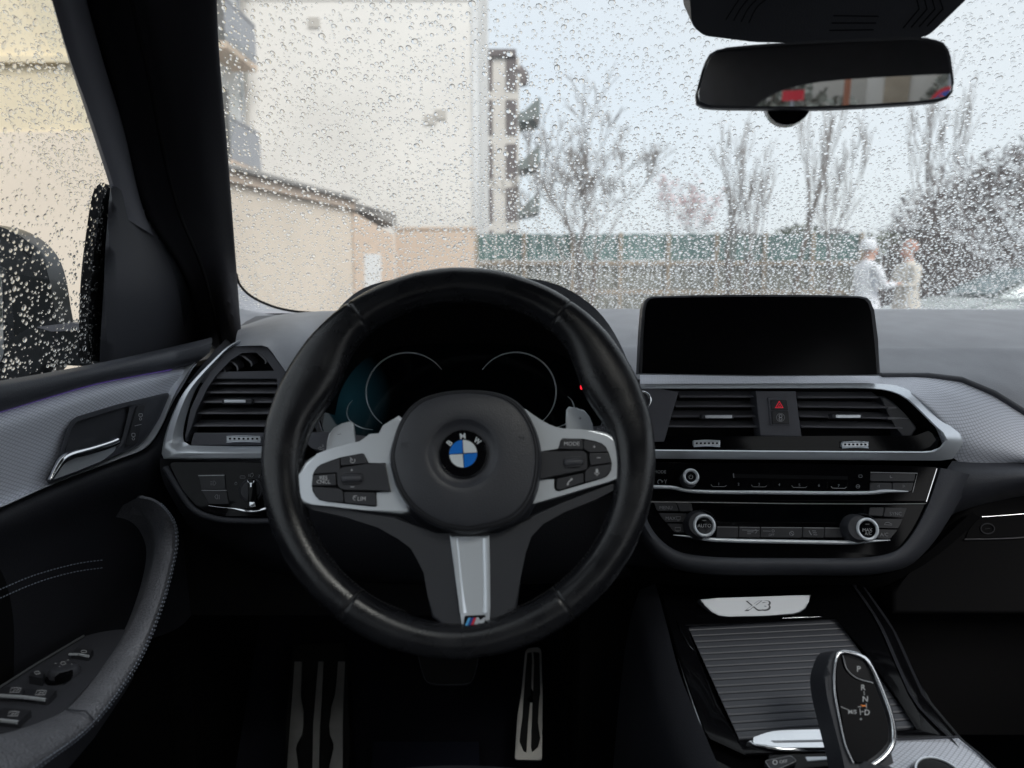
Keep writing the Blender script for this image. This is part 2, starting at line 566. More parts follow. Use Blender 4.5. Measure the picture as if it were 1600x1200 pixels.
silL = [(614, 655), (602.5, 669), (592, 677), (580, 683.5), (562, 689.5), (544, 693.6), (525, 698.5), (508, 703.8), (495, 709), (483, 715.5), (476, 722), (470, 731), (464, 745), (460.5, 757), (462, 768), (466, 776), (469.8, 786),
        (490, 788.5), (512.5, 790.5), (568.8, 797), (627, 803), (640, 800), (640, 660), (622, 648)]
silR = [(812, 633), (822, 640), (833, 648), (845, 656), (857.5, 663), (868, 667), (880, 669.5), (910, 671), (936, 672), (948, 675), (957, 680), (964, 687), (970, 696), (975, 706), (980, 718), (980, 727), (978, 736), (973, 747),
        (950, 753), (925, 760), (880, 773.5), (832.8, 787), (800, 792), (800, 640)]
trL = plate('spoke_trim', silL, WP, -.012, .0084, M_['silver'], sw, .0036, 4)
trR = plate('spoke_trim', silR, WP, -.012, .0084, M_['silver'], sw, .0036, 4)
# edge return of dark plastic round each silver trim
def zl(*p): return [(400 + x / 4.444, 580 + y / 4.444) for x, y in p]
def zr(*p): return [(700 + x / 4.444, 580 + y / 4.444) for x, y in p]
bedL = zl((385, 795), (392, 718), (405, 690), (425, 662), (450, 645), (520, 620), (585, 598), (735, 568), (752, 574), (766, 600), (778, 640), (900, 634), (940, 840), (832, 838), (842, 925), (838, 940), (820, 943), (610, 920), (500, 908), (440, 896), (412, 870), (392, 835))
bedR = zr((640, 555), (768, 542), (780, 480), (795, 464), (935, 468), (1020, 482), (1070, 500), (1098, 525), (1115, 560), (1128, 600), (1140, 640), (1134, 690), (1115, 720), (1092, 738), (950, 782), (770, 836), (748, 830), (735, 812), (742, 745), (632, 758))
plate('button_bed', bedL, WP, .004, .0086, M_['black'], trL, .0006)
plate('button_bed', bedR, WP, .004, .0086, M_['black'], trR, .0006)

def button(name, px, pl, h0, h1, parent, mats=None, bev=.0007, deco=None, rr=2.0):
    b = MB(); b.plate(rpoly(px, rr), pl, h0, h1, bev, 2)
    if deco: deco(b, h1 + .00012)
    return b.build(name, mats or [M_['button'], M_['print']], parent, 35)

H0, H1 = .0075, .0108
button('button', zl((402, 712), (412, 685), (440, 653), (520, 625), (581, 606), (583, 702)), WP, H0, H1, trL)
def d(b, h):
    b.line(circ(551, 719.5, 3.6, n=12, a0=140, a1=400), .9, WP, h, 1); b.line([(551, 719.5), (548.6, 716)], .9, WP, h, 1)
    b.line([(547, 715), (548.5, 716)], .9, WP, h, 1)
button('button', zl((588, 603), (733, 574), (750, 582), (772, 640), (590, 655)), WP, H0, H1, trL, deco=d)
def d(b, h):
    b.text('RES', WP, 505.5, 746.5, 5.6, h, 1); b.text('CNCL', WP, 505.5, 752.8, 5.6, h, 1)
button('button', zl((396, 722), (553, 710), (556, 793), (390, 795)), WP, H0, H1, trL, deco=d)
button('button', zl((391, 801), (575, 815), (603, 835), (607, 910), (505, 903), (440, 888), (410, 862)), WP, H0, H1, trL)
def d(b, h):
    b.line(circ(555.5, 778, 3.5, n=10, a0=60, a1=260), .9, WP, h, 1); b.line([(555.5, 778), (553, 775)], .8, WP, h, 1)
    b.text('LIM', WP, 565, 779.2, 6.2, h, 1)
button('button', zl((610, 838), (824, 842), (836, 935), (617, 914)), WP, H0, H1, trL, deco=d)
def d(b, h):
    b.text('+', WP, 549.7, 734.5, 4.2, h, 1, bold=.02); b.line([(547.6, 760.7), (553.4, 760.7)], 1.1, WP, h, 1)
button('button', zl((562, 690), (595, 670), (762, 645), (895, 640), (933, 833), (820, 826), (600, 822), (568, 800)), WP, H0, H1 + .0016, trL, deco=d, rr=3)

def scroll(parent, cx, cy, w, h, tilt):
    b = MB()
    c = WP.p(cx, cy, .0115); k = .000607
    ex = WP.x * math.cos(R(tilt)) + WP.y * math.sin(R(tilt))
    n = 13
    pts = [c + ex * (k * w * (i / (n - 1) - .5)) for i in range(n)]
    rs = [k * h * .5 * (.72 + .28 * math.sin(math.pi * (.12 + .76 * i / (n - 1)))) for i in range(n)]
    rs[0] *= .8; rs[-1] *= .8
    b.tube(pts, rs, 16, 0, flat=.8)
    for a in (35, 62, 90, 118, 145):       # grip ribs
        o_ = WP.y * (k * h * .5 * math.cos(R(a))) + WN * (k * h * .42 * math.sin(R(a)))
        b.tube([p + o_ for p in pts[1:-1]], .00045, 5)
    b.build('scroll_wheel', M_['hard'], parent, 60)
scroll(trL, 550.5, 747.5, 31, 19, 2)
scroll(trR, 896, 722, 29, 17, 3)
def d(b, h): b.text('MODE', WP, 893.5, 693.3, 6, h, 1, rot=0)
button('button', zr((792, 470), (933, 474), (938, 543), (772, 539), (784, 490)), WP, H0, H1, trR, deco=d)
def d(b, h): b.text('+', WP, 928.5, 698, 5, h, 1, bold=.02)
button('button', zr((941, 478), (1020, 489), (1068, 508), (1092, 530), (1108, 561), (982, 563), (960, 545), (943, 540)), WP, H0, H1, trR, deco=d)
def d(b, h): b.line([(932.5, 715.2), (938.5, 715)], 1.2, WP, h, 1)
button('button', zr((982, 569), (1112, 566), (1132, 635), (988, 655), (984, 600)), WP, H0, H1, trR, deco=d)
def d(b, h):
    b.poly(rrect(930.9, 732.5, 934.6, 739.5, 1.7), WP, h, 1)
    b.line(circ(932.8, 738, 3.6, n=8, a0=180, a1=360), .8, WP, h, 1); b.line([(932.8, 741.5), (932.8, 743.8)], .9, WP, h, 1)
button('button', zr((952, 700), (985, 664), (1134, 643), (1128, 690), (1090, 733), (952, 773)), WP, H0, H1, trR, deco=d)
def d(b, h):
    b.line([(886.8, 757.2), (888.5, 753), (893, 749)], 1.8, WP, h, 1); b.line([(886, 756.2), (888.4, 757.6)], 2.6, WP, h, 1); b.line([(892, 747.8), (894.4, 749.6)], 2.6, WP, h, 1)
button('button', zr((757, 748), (938, 708), (943, 773), (772, 826), (752, 815)), WP, H0, H1, trR, deco=d)
button('button', zr((645, 557), (938, 552), (965, 575), (968, 683), (640, 748)), WP, H0, H1 + .0014, trR, rr=3)

# airbag cover: a padded leather cushion with a dished centre
BX, BY = 724, 709.5
acov = [(607, 712), (613, 685), (622, 660), (638, 636), (658, 621), (684, 612.5), (710, 608.5), (735, 607.5), (760, 609), (785, 614), (806, 624), (823, 641), (836, 664), (844, 688), (847, 714), (845, 744), (839, 772), (826, 797), (806, 816), (780, 826), (752, 832), (734, 835), (712, 832), (690, 827), (664, 814), (640, 795), (622, 770), (612, 742)]
NA = 96
ow = [WP.p(x, y, .018) for x, y in sm(acov, 240)]
bc = WP.p(BX, BY, .018)
def polar(v):
    d_ = v - bc
    return math.atan2(d_.dot(WP.y), d_.dot(WP.x)), math.hypot(d_.dot(WP.x), d_.dot(WP.y))
pol = sorted(polar(v) for v in ow)
def rad(a):
    a = (a + math.pi) % (2 * math.pi) - math.pi
    for i in range(len(pol)):
        a0, r0 = pol[i - 1] if i else (pol[-1][0] - 2 * math.pi, pol[-1][1])
        a1, r1 = pol[i]
        if a <= a1: return r0 + (r1 - r0) * (a - a0) / max(a1 - a0, 1e-9)
    return pol[-1][1]
KM = .000607
rE, rD = 36.5 * KM, 52 * KM
def acs(a, s, h):
    r = rD + (rad(a) - rD) * s
    return bc + WP.x * (r * math.cos(a)) + WP.y * (r * math.sin(a)) + WN * (h - .018)
prof = [('r', 0, .0185), ('r', rE, .0185), ('r', rE * 1.03, .0190), ('r', rE * 1.10, .0192), ('r', rD * .93, .0218), ('r', rD * .985, .0236), ('r', rD * 1.02, .0240), ('s', .12, .0243), ('s', .30, .0240), ('s', .5, .0232), ('s', .68, .0220), ('s', .80, .0208), ('s', .840, .0203), ('s', .858, .0187), ('s', .874, .0203), ('s', .898, .0200), ('s', .914, .0179), ('s', .932, .0190), ('s', .965, .0172), ('s', .99, .0140), ('s', 1.0, .0095), ('s', 1.0, -.004)]
G = []
for kd, r, h in prof:
    row = []
    for k in range(NA):
        a = 2 * math.pi * k / NA
        row.append(bc + WP.x * (r * math.cos(a)) + WP.y * (r * math.sin(a)) + WN * (h - .018) if kd == 'r' else acs(a, r, h))
    G.append(row)
b = MB(); b.grid(G, closed=True, uv=False)
cov = b.build('airbag_cover', M_['cover'], sw, 60)
b = MB()
for i in range(290):
    a = 2 * math.pi * i / 290
    for s, h in ((.858, .0198), (.914, .0190)):
        b.tube([acs(a, s, h), acs(a + .013, s, h)], .00062, 4)
tag(b.build('cover_stitching', M_['bstitch'], cov, 0), kind='stuff')
b = MB(); b.text('AIRBAG', Pl(WC + WN * .0214, WN), 729.5, 791.5, 8.0, 0, bold=.012)
b.build('embossed_lettering', M_['button'], cov, 0)
def horn(cx, cy, s):
    b = MB(); p = Pl(WC + WN * .0232, WN)
    b.line([(cx - 8*s, cy - 4), (cx - 8*s, cy + 4)], .8, p, 0); b.line([(cx - 8*s, cy - 1.5), (cx + 8*s, cy - 3)], .8, p, 0)
    b.line(so_([(cx + 7*s, cy - 3), (cx + 3*s, cy + 3.5), (cx - 2*s, cy + 3.5), (cx - 4*s, cy - .5)], 10), .8, p, 0)
    b.build('horn_symbol', M_['button'], cov, 0)
horn(636, 695, 1); horn(810, 685, -1)

# round emblem, turned a little with the wheel
EB = Pl(WP.p(BX, BY, .0187), WN)
badge = MB(); vs, fs = lathe(EB, BX, BY, [(rE, -.001), (rE, .0016), (rE * .985, .0020), (rE * .9, .0022), (0.0005, .0023)], 48); badge.add(vs, fs)
bdg = badge.build('badge', M_['piano'], sw, 40)
c0 = EB.p(BX, BY, 0)
def ebp(r, a, h): return c0 + EB.x * (r * math.cos(R(a))) + EB.y * (r * math.sin(R(a))) + EB.n * h
tube('badge_rim', [ebp(rE * .97, i * 7.5, .0020) for i in range(48)], .0007, M_['chrome'], bdg, 6, True)
rI = 21.2 * KM
tube('badge_rim', [ebp(rI, i * 7.5, .0024) for i in range(48)], .0005, M_['chrome'], bdg, 6, True)
for qd, m in ((0, 'white'), (1, 'blue'), (2, 'white'), (3, 'blue')):
    b = MB()
    a0 = 93 + 0 + (qd - 1) * 90 + 2 - 1
    arc = [ebp(rI, a0 + 1.0 + i * 11 * .8, .00265) for i in range(11)]
    mid = ebp(.0006, a0 + 45, .0031)
    b.add([mid] + arc + [v - EB.n * .0006 for v in [mid] + arc], [(0, i, i + 1) for i in range(1, 11)] + [(i, i + 12, i + 13, i + 1) for i in range(1, 11)])
    b.build('badge_quadrant', M_[m], bdg, 60)
EL = Pl(c0 + EB.n * .00245, WN)
for t, x, y, rot in (('B', 702.5, 692, 47), ('M', 723, 681.5, 4), ('W', 746, 689, -37)):
    b = MB(); b.text(t, EL, x, y, 8.3, 0, rot=rot, bold=.02, sx=1.05 if t != 'W' else .82); b.build('badge_letter', M_['white'], bdg, 0)

# lower silver trim with the striped badge
lt = [(703, 837), (735, 840), (764.5, 836), (765.5, 900), (766, 950), (764, 984), (744, 987.5), (722.5, 986), (718, 950), (711, 900)]
LTP = Pl(WC + WN * 0, WN)
ltr = plate('lower_spoke_trim', lt, WP, -.002, .0062, M_['silver'], sw, .0010, 2)
b = MB(); rows = []
for k in range(17):
    t = k / 16; dp_ = .0062 * (0 if t < .14 or t > .88 else math.sin(math.pi * ((t - .14) / .74)) ** .6)
    rows.append([WP.p(706 + i * 2.1 + t * (56 - i * 1.9), 841 + i * 19.5, .0078) - WN * (dp_ * (1 - .55 * (i / 6) ** 2)) for i in range(7)])
b.grid(rows); b.build('trim_hollow', M_['silver'], ltr, 30)
mb = MB(); mb.plate(rpoly([(726, 962.5), (758.5, 961), (758, 980), (723.5, 981)], 2), WP, .006, .0098, .0004, 2)
H = .0100
for x, m in ((729.2, 1), (733.6, 2), (738.0, 3)):
    mb.poly([(x + 2.6, 965.3), (x + 6.4, 965.1), (x + 1.2, 977.6), (x - 2.8, 977.7)], WP, H, m)
mb.text('M', WP, 749.5, 971.4, 12.2, H, 4, bold=.035, sx=1.15, shear=.36)
mb.build('striped_badge', [M_['black'], M_['mblue'], M_['mdark'], M_['mred'], M_['silver']], ltr, 0)

# gear paddles behind the spokes
padL = [(508, 712), (511, 690), (514, 678), (521, 668), (534, 661), (547, 658), (552, 661), (555, 690), (556, 712)]
padR = [(885, 690), (884.5, 660), (885, 640), (889, 635), (897, 636.5), (913, 641), (921, 650), (926, 662), (931, 690)]
PP = Pl(WC - WN * .030, WN)
b = MB(); b.plate(padL, PP, -.004, .002, .0012, 2); b.line([(527, 679), (533, 678)], .8, PP, .0021, 1); b.build('gear_paddle', [M_['silver'], M_['hard']], sw)
b = MB(); b.plate(padR, PP, -.004, .002, .0012, 2); b.line([(904, 653.5), (909, 653.5)], .8, PP, .0021, 1); b.line([(906.5, 651), (906.5, 656)], .8, PP, .0021, 1); b.build('gear_paddle', [M_['silver'], M_['hard']], sw)

# ================================================================== STEERING COLUMN
scl_ = thing('steering_column', 'dark steering column shroud with two control stalks behind the wheel', 'steering column', at(720, 740, .80))
b = MB()
colrows = []
for Y, w, h in ((.76, .075, .06), (.80, .085, .07), (.95, .085, .075)):
    c = WC - WN * ((Y - WC.y) / .927)
    colrows.append([c + Vector((w * math.cos(t), 0, 0)) + Vector((0, .37, .93)) * (h * math.sin(t)) for t in [2 * math.pi * k / 20 for k in range(20)]])
b.grid(colrows, closed=True, uv=False); b.build('shroud', M_['softdark'], scl_, 60)
SPn = Pl(WC - WN * .062, WN)
b = MB(); b.plate(rpoly([(466, 676), (512, 675), (560, 680), (640, 690), (640, 712), (520, 708), (486, 700)], 3), SPn, -.014, .004, .003, 3)
b.text('C', SPn, 473, 687, 4, .0042, 1); b.line([(497, 700.5), (500, 697.5), (500, 703.5), (497, 700.5)], .7, SPn, .0042, 1); b.line([(500, 699), (503, 699), (503, 702.5), (500, 702.5)], .7, SPn, .0042, 1)
b.text('R', SPn, 505, 696.5, 3.6, .0042, 1); b.text('F', SPn, 505.5, 702.5, 3.6, .0042, 1)
b.build('stalk', [M_['grey'], M_['print']], scl_)
b = MB(); b.plate(rpoly([(800, 676), (930, 666), (957, 663), (957, 674), (930, 682), (800, 700)], 3), SPn, -.014, .004, .003, 3)
b.text('AUTO', SPn, 940, 669.5, 4, .0042, 1, rot=5)
b.build('stalk', [M_['grey'], M_['print']], scl_)

# ================================================================== INSTRUMENT CLUSTER
CN = Vector((0, -.95, .31))
CPl = Pl(at(716, 620, .93), CN)
clu = thing('instrument_cluster', 'dark digital instrument cluster with thin silver gauge rings and one red warning lamp', 'instrument cluster', at(716, 620, .93))
gl = sm([(498, 705), (500, 640), (512, 580), (545, 545), (600, 531), (660, 525.5), (720, 524), (790, 526), (850, 533), (900, 548), (930, 580), (944, 640), (946, 705), (860, 730), (720, 735), (580, 730)], 60)
plate('cluster_glass', gl, CPl, -.02, .0, M_['glassblack'], clu, .001)
def arc(pts, r=.0011):
    b = MB(); n = 34
    P = [CPl.p(x, y, .0014) for x, y in so_(pts, n)]
    b.tube(P, [r * min(1, .35 + 3 * min(i, n - 1 - i) / n) for i in range(n)], 6)
    b.build('gauge_ring', M_['silver'], clu, 60)
def cpts(cx, cy, rx, ry, a0, a1, n=16): return circ(cx, cy, rx, ry, n, a0, a1)
arc(cpts(637, 613, 65, 62, 35, 232))
arc(cpts(806, 612, 63, 61.5, 146, -52))
arc([(551, 625), (544.5, 633), (542, 644), (545, 655), (554, 663), (567, 669), (583, 671.5)], .0009)
arc([(887, 619.5), (893, 625), (897, 636), (896, 648), (888, 660), (870, 668)], .0009)
gm, gt, gb_, go = nodes('painted_reflection')  # teal glow painted on as a reflection in the left of the cluster glass
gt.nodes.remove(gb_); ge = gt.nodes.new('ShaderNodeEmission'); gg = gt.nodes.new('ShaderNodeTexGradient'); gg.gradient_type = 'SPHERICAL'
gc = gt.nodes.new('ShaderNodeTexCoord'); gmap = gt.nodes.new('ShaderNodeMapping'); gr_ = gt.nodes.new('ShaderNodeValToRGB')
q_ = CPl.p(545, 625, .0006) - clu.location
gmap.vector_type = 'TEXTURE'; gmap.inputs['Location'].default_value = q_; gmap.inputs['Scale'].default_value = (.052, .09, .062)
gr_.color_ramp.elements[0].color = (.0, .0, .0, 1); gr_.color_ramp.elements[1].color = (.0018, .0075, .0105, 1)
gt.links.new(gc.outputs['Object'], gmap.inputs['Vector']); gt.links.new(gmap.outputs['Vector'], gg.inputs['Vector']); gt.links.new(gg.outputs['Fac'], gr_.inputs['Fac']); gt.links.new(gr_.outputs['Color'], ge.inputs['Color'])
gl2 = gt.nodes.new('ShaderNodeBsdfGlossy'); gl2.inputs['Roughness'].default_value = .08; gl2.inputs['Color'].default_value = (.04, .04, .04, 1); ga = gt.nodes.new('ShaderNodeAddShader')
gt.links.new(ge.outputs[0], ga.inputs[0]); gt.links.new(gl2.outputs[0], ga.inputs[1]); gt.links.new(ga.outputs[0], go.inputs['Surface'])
b = MB(); b.poly(sm([(506, 690), (508, 640), (516, 590), (545, 555), (590, 550), (610, 590), (612, 640), (600, 690), (560, 705)], 40), CPl, .0006); b.build('painted_reflection', gm, clu, 0)
b = MB(); b.poly(rrect(906.5, 601, 917, 608.5, 2.4), CPl, .0012)
b.build('warning_lamp', M_['lamp'], clu, 0)
for x0, y0, x1, y1 in ((497, 655, 503, 673), (942, 640, 955, 668)):
    b = MB(); b.line([(x0, y0), (x1, y1)] if x0 < 600 else [(x1, y0 - 12), (x0 - 4, y1)], 2, CPl, .004); b.build('glass_edge', M_['grey'], clu, 0)

# ================================================================== DASHBOARD
dash = thing('dashboard', 'soft charcoal dashboard with woven aluminium trim and silver vent surrounds', 'dashboard', (.3, 1.1, 1.18))
loft('top_pad', [
    [at(930, 595, .99), at(1200, 587, .99), at(1376, 587, .988), at(1450, 587.5, .988), at(1500, 594.5, .986), at(1550, 616, .982), at(1600, 647, .977), at(1690, 704, .966), Vector((.86, .957, 1.065)), Vector((1.09, .95, 1.035))],
    [at(930, 585, 1.0), at(1200, 580, 1.0), at(1390, 580, 1.0), at(1470, 583, 1.0), at(1530, 593, .998), at(1585, 613, .995), at(1640, 641, .99), at(1740, 700, .98), Vector((.86, .985, 1.085)), Vector((1.09, .975, 1.055))],
    [at(930, 560, 1.05), at(1200, 562, 1.05), at(1400, 562, 1.05), at(1490, 565, 1.05), at(1560, 571, 1.05), at(1620, 582, 1.05), at(1690, 604, 1.045), at(1800, 640, 1.03), Vector((1.10, 1.02, 1.10))],
    [at(930, 541, 1.10), at(1200, 543.5, 1.10), at(1420, 543.5, 1.10), at(1520, 544, 1.10), at(1600, 546, 1.10), at(1680, 552, 1.10), at(1780, 570, 1.10), at(1900, 610, 1.09)],
    [at(930, 540, 1.115), at(1200, 542, 1.115), at(1420, 542, 1.115), at(1520, 542, 1.115), at(1600, 543, 1.115), at(1700, 547, 1.115), at(1800, 560, 1.11), at(1930, 595, 1.10)],
    [Vector((x, 1.20, 1.214)) for x in (.12, .3, .5, .65, .75, .85, .98, 1.12)],
    [Vector((x, 1.30, 1.229)) for x in (.12, .3, .5, .65, .75, .85, .98, 1.12)],
    [Vector((x, 1.40, 1.236)) for x in (.10, .3, .5, .65, .75, .85, .98, 1.12)],
    [Vector((x, 1.52, 1.236)) for x in (.08, .3, .5, .65, .75, .85, .98, 1.12)]], M_['soft'], dash, 50, 50)
loft('top_pad', [[Vector((x, Y, z)) for x in (-.46, -.3, -.1, .1, .3, .5, .8, 1.14)] for Y, z in ((1.08, 1.15), (1.2, 1.19), (1.36, 1.226), (1.54, 1.228))], M_['softdark'], dash, 16, 10)
loft('top_pad', [
    [at(368, 541, .985), at(395, 540, .98), at(417, 541.5, .975), at(433, 562, .972), at(448, 583, .968), at(470, 625, .965), at(520, 720, .97)],
    [at(368, 534, 1.03), at(398, 526, 1.04), at(432, 528, 1.02), at(462, 552, 1.0), at(490, 590, 1.02), at(530, 650, 1.0)],
    [at(372, 516, 1.20), at(420, 500, 1.25), at(460, 493, 1.25), at(495, 495, 1.2), at(530, 510, 1.12)],
    [at(380, 505, 1.40), at(430, 492, 1.45), at(480, 488, 1.45), at(520, 486, 1.45), at(560, 484, 1.45)]], M_['soft'], dash, 24, 18)
# corner cheek between pillar and glass
loft('corner_cheek', [
    [at(368, 434, 1.43), at(376, 446, 1.43), at(398, 465, 1.45), at(430, 479, 1.46), at(465, 486.5, 1.47), at(505, 489, 1.48)],
    [at(366, 470, 1.40), at(378, 480, 1.40), at(400, 487, 1.41), at(430, 491, 1.42), at(465, 493, 1.43), at(505, 493, 1.44)],
    [at(362, 535, 1.30), at(372, 528, 1.30), at(400, 515, 1.31), at(440, 502, 1.33), at(475, 497, 1.35), at(505, 497, 1.36)]], M_['soft'], dash, 30, 14)
loft('pillar_foot', [
    [at(300, 480, 1.47), at(372, 440, 1.46)], [at(296, 540, 1.40), at(374, 486, 1.42)], [at(300, 600, 1.28), at(380, 530, 1.30)], [at(270, 680, 1.12), at(376, 560, 1.12)], [at(250, 780, 1.08), at(376, 640, 1.10)]], M_['softdark'], dash, 8, 16)
# binnacle hood
lip = [(478, 640), (486, 580), (505, 525), (530, 484), (560, 457), (595, 443), (640, 436), (720, 433), (800, 435), (845, 440), (880, 451), (912, 470), (940, 496), (965, 535), (985, 585), (995, 640)]
hr = []
for Y, f, dz in ((.84, .955, -.006), (.835, 1.0, 0), (.87, 1.02, -.004), (.98, 1.05, -.02), (1.12, 1.12, -.045), (1.30, 1.2, -.075)):
    row = []
    for x, y in lip:
        p = at(x, y, .84)
        c = at(735, 640, .84)
        q = c + (p - c) * f
        q.y = Y; q.z += dz * max(0, min(1, (q.z - 1.12) / .15))
        row.append(q)
    hr.append(row)
loft('binnacle_hood', hr, M_['softdark'], dash, 50, 20)
# matt funnel between hood lip and the cluster glass
fr_ = [at(x, y, .842) for x, y in [(735 + (x - 735) * .955, 640 + (y - 640) * .955) for x, y in lip]]
fb = [CPl.p(735 + (x - 735) * .80, 660 + (y - 660) * .50, -.016) for x, y in lip]
loft('binnacle_funnel', [fr_, [a.lerp(c, .5) for a, c in zip(fr_, fb)], fb], M_['black'], dash, 40, 8)
# dark bulk of the dash behind all panels
b = MB()
b.box((.33, 1.27, 1.03), (1.60, .34, .18))
b.box((.30, 1.25, .70), (.40, .38, .50))
b.box((.80, 1.22, .80), (.62, .40, .30))
b.box((.72, 1.05, .95), (.88, .12, .14))
b.box((.33, 1.56, .85), (1.70, .03, .70))
b.box((-.505, 1.33, .78), (.03, .46, .76))
b.box((-.24, 1.05, .96), (.44, .06, .26))
b.build('dash_core', M_['black'], dash, 0)
# knee panel under the wheel
loft('knee_panel', [
    [at(250, 716, .965), at(420, 718, .965), at(560, 720, .97), at(760, 725, .97), at(960, 725, .97), at(1040, 728, .945)],
    [at(252, 745, .955), at(420, 760, .95), at(560, 780, .95), at(760, 790, .95), at(960, 790, .95), at(1030, 800, .93)],
    [at(275, 790, .96), at(420, 830, .95), at(560, 855, .95), at(760, 862, .95), at(960, 860, .95), at(1040, 862, .93)],
    [at(300, 830, .99), at(420, 880, .98), at(560, 900, .98), at(760, 905, .98), at(960, 900, .98), at(1060, 895, .96)],
    [at(300, 850, 1.10), at(420, 900, 1.10), at(560, 910, 1.1), at(760, 915, 1.10), at(960, 905, 1.10), at(1060, 900, 1.08)]], M_['deep'], dash, 30, 20)

# ---- centre vents and silver surround
VP = Pl(at(1215, 650, .945), (0, -.98, .2))
outer = so_([(955, 600), (1100, 599.5), (1250, 599), (1376, 599.5), (1404, 603), (1430, 615), (1462, 643), (1488, 668), (1504, 682), (1505.5, 690), (1498, 704), (1488, 717)], 40) + [(1470, 719.5), (1200, 718), (955, 716)]
inner = so_([(965, 607.5), (1120, 607.5), (1250, 607), (1366, 608), (1392, 612), (1414, 622), (1440, 646), (1462, 668), (1476, 681), (1477, 688), (1468, 699), (1455, 704.5)], 40) + [(1440, 705.5), (1200, 704), (965, 702)]
def ring(b, o, i, pl, h0, h1, bev, n=120, mi=0, hi=None):
    """frame with a real cross-section: outer wall, bevels, face, inner wall"""
    O = [Vector((p[0], p[1], 0)) for p in o]; I = [Vector((p[0], p[1], 0)) for p in i]
    assert len(O) == len(I)
    rows = []
    for t, h in ((0, h0), (0, h1 - bev), (bev_t, h1), (1 - bev_t, h1 if hi is None else hi), (1, (h1 if hi is None else hi) - bev), (1, h0)):
        rows.append([pl.p(*(a.lerp(c, t))[:2], h) for a, c in zip(O, I)])
    b.grid(rows, mi, closed=True, uv=False)
bev_t = .12
b = MB(); ring(b, outer, inner, VP, -.03, .003, .0012, hi=.010)
b.build('vent_surround', M_['silver'], dash, 35)
# vent chamber and end pieces
plate('vent_chamber', [(960, 600), (1380, 600), (1425, 618), (1480, 683), (1460, 708), (960, 708)], VP, -.06, -.032, M_['black'], dash, 0)
plate('vent_lower_panel', [(965, 681), (1430, 682), (1450, 672), (1470, 684), (1462, 707), (965, 705)], VP, -.03, -.002, M_['piano'], dash, .001)
plate('vent_end_panel', [(970, 604), (1024, 604), (1034, 610), (1061, 611), (1038, 690), (970, 692)], VP, -.03, .0085, M_['grey'], dash, .0015)
b = MB(); c = VP.p(1004, 626, .0095); b.tube([c + VP.x * (.0095 * math.cos(R(i * 12))) + VP.y * (.0105 * math.sin(R(i * 12))) for i in range(30)], .0022, 8, 0, True)
sb = b.build('start_button', M_['chrome'], dash, 60)
def vent(label, slats, tab, parent=dash):
    v = MB()
    pts = slats
    first = None
    for i, (x0, x1, y0, y1) in enumerate(pts):
        bb = MB()
        A, B = VP.p(x0, y0, -.006), VP.p(x1, y1, -.006)
        e = (B - A).normalized(); t = Vector((0, 1, .18)).normalized()
        nn = e.cross(t).normalized()
        prof_ = [(-.0, .0012), (-.001, 0), (0, -.0012), (.020, -.0008), (.020, .0008)]
        G_ = [[P + t * a + nn * c_ for a, c_ in prof_] for P in (A, B)]
        bb.grid(G_, closed=True, uv=False); bb.f += [[0, 1, 2, 3, 4], [9, 8, 7, 6, 5]]; bb.m += [0, 0]
        if first is None:
            first = thing_part('air_vent', parent)
        bb.build('slat', M_['slat'], first, 30)
    x0, x1, y = tab
    bb = MB(); bb.plate(rrect(x0, y - 4.0, x1, y + 3.6, 2), VP, -.008, .004, .0015, 2); bb.build('slider_tab', M_['hard'], first)
    bb = MB(); bb.plate(rrect(x0 + 6, y - 2.6, x1 - 3, y + 2.8, 1), VP, .003, .0052, .0008, 2); bb.build('slider_tab_trim', M_['silver'], first)
    return first
def thing_part(name, parent):
    o = bpy.data.objects.new(name, None); o.empty_display_size = .02
    COL.objects.link(o); o.parent = parent
    return o
vent('', [(1062, 1186, 620, 620), (1056, 1187, 635, 635), (1050.5, 1187, 650.8, 650.8), (1045, 1188, 666.5, 667)], (1096, 1147, 651))
v2 = vent('', [(1246, 1372, 621, 621), (1248, 1385, 635.5, 637), (1250, 1400, 650.5, 654), (1252, 1410, 667, 669)], (1300, 1348, 650.5))
def z4(*p): return [(1200 + x / 4, 560 + y / 4) for x, y in p]
b = MB(); b.plate(z4((680, 232), (735, 238), (790, 275), (860, 350), (925, 420), (932, 440), (900, 490), (830, 492), (815, 430), (760, 330)), VP, -.03, -.006, .003, 3)
b.build('vent_end', M_['hard'], v2)
for yy in (309, 374): 
    b = MB(); b.plate(z4((745, yy - 8), (800, yy - 6), (800 + (yy - 309) * 1.15 + 8, yy), (800 + (yy - 309) * 1.15, yy + 5), (750, yy + 9)), VP, -.008, -.004, .0008, 2); b.build('vent_fin', M_['slat'], v2)
# hazard switch block
hz = MB(); hz.plate([(1180.5, 611), (1243.5, 611), (1253, 682), (1188, 681)], VP, -.02, .0045, .0015, 2)
hzb = hz.build('switch_block', M_['grey'], dash)
hf = MB(); hf.plate(rpoly([(1199.5, 621), (1230, 621), (1235, 664.5), (1204, 664.5)], 2), VP, .004, .0062, .0008, 2); hf.build('switch_frame', M_['grey'], hzb)
def d(b, h):
    b.line([(1217.6, 627), (1223.5, 637), (1211.8, 637)], 1.5, VP, h, 1, True); b.line([(1217.6, 631.5), (1219.9, 635.4), (1215.3, 635.4)], .8, VP, h, 1, True)
button('hazard_switch', [(1204, 624.5), (1229.5, 624.5), (1232, 641), (1205.5, 641)], VP, .0055, .0074, hzb, [M_['button'], M_['red']], deco=d)
def d(b, h):
    b.line(circ(1219.6, 652.3, 6.3, n=24), .5, VP, h, 1, True); b.line(rrect(1217.4, 648, 1221.8, 652, 1.2), .9, VP, h, 1, True); b.line(rrect(1217.4, 652.6, 1221.8, 656.6, 1.2), .9, VP, h, 1, True)
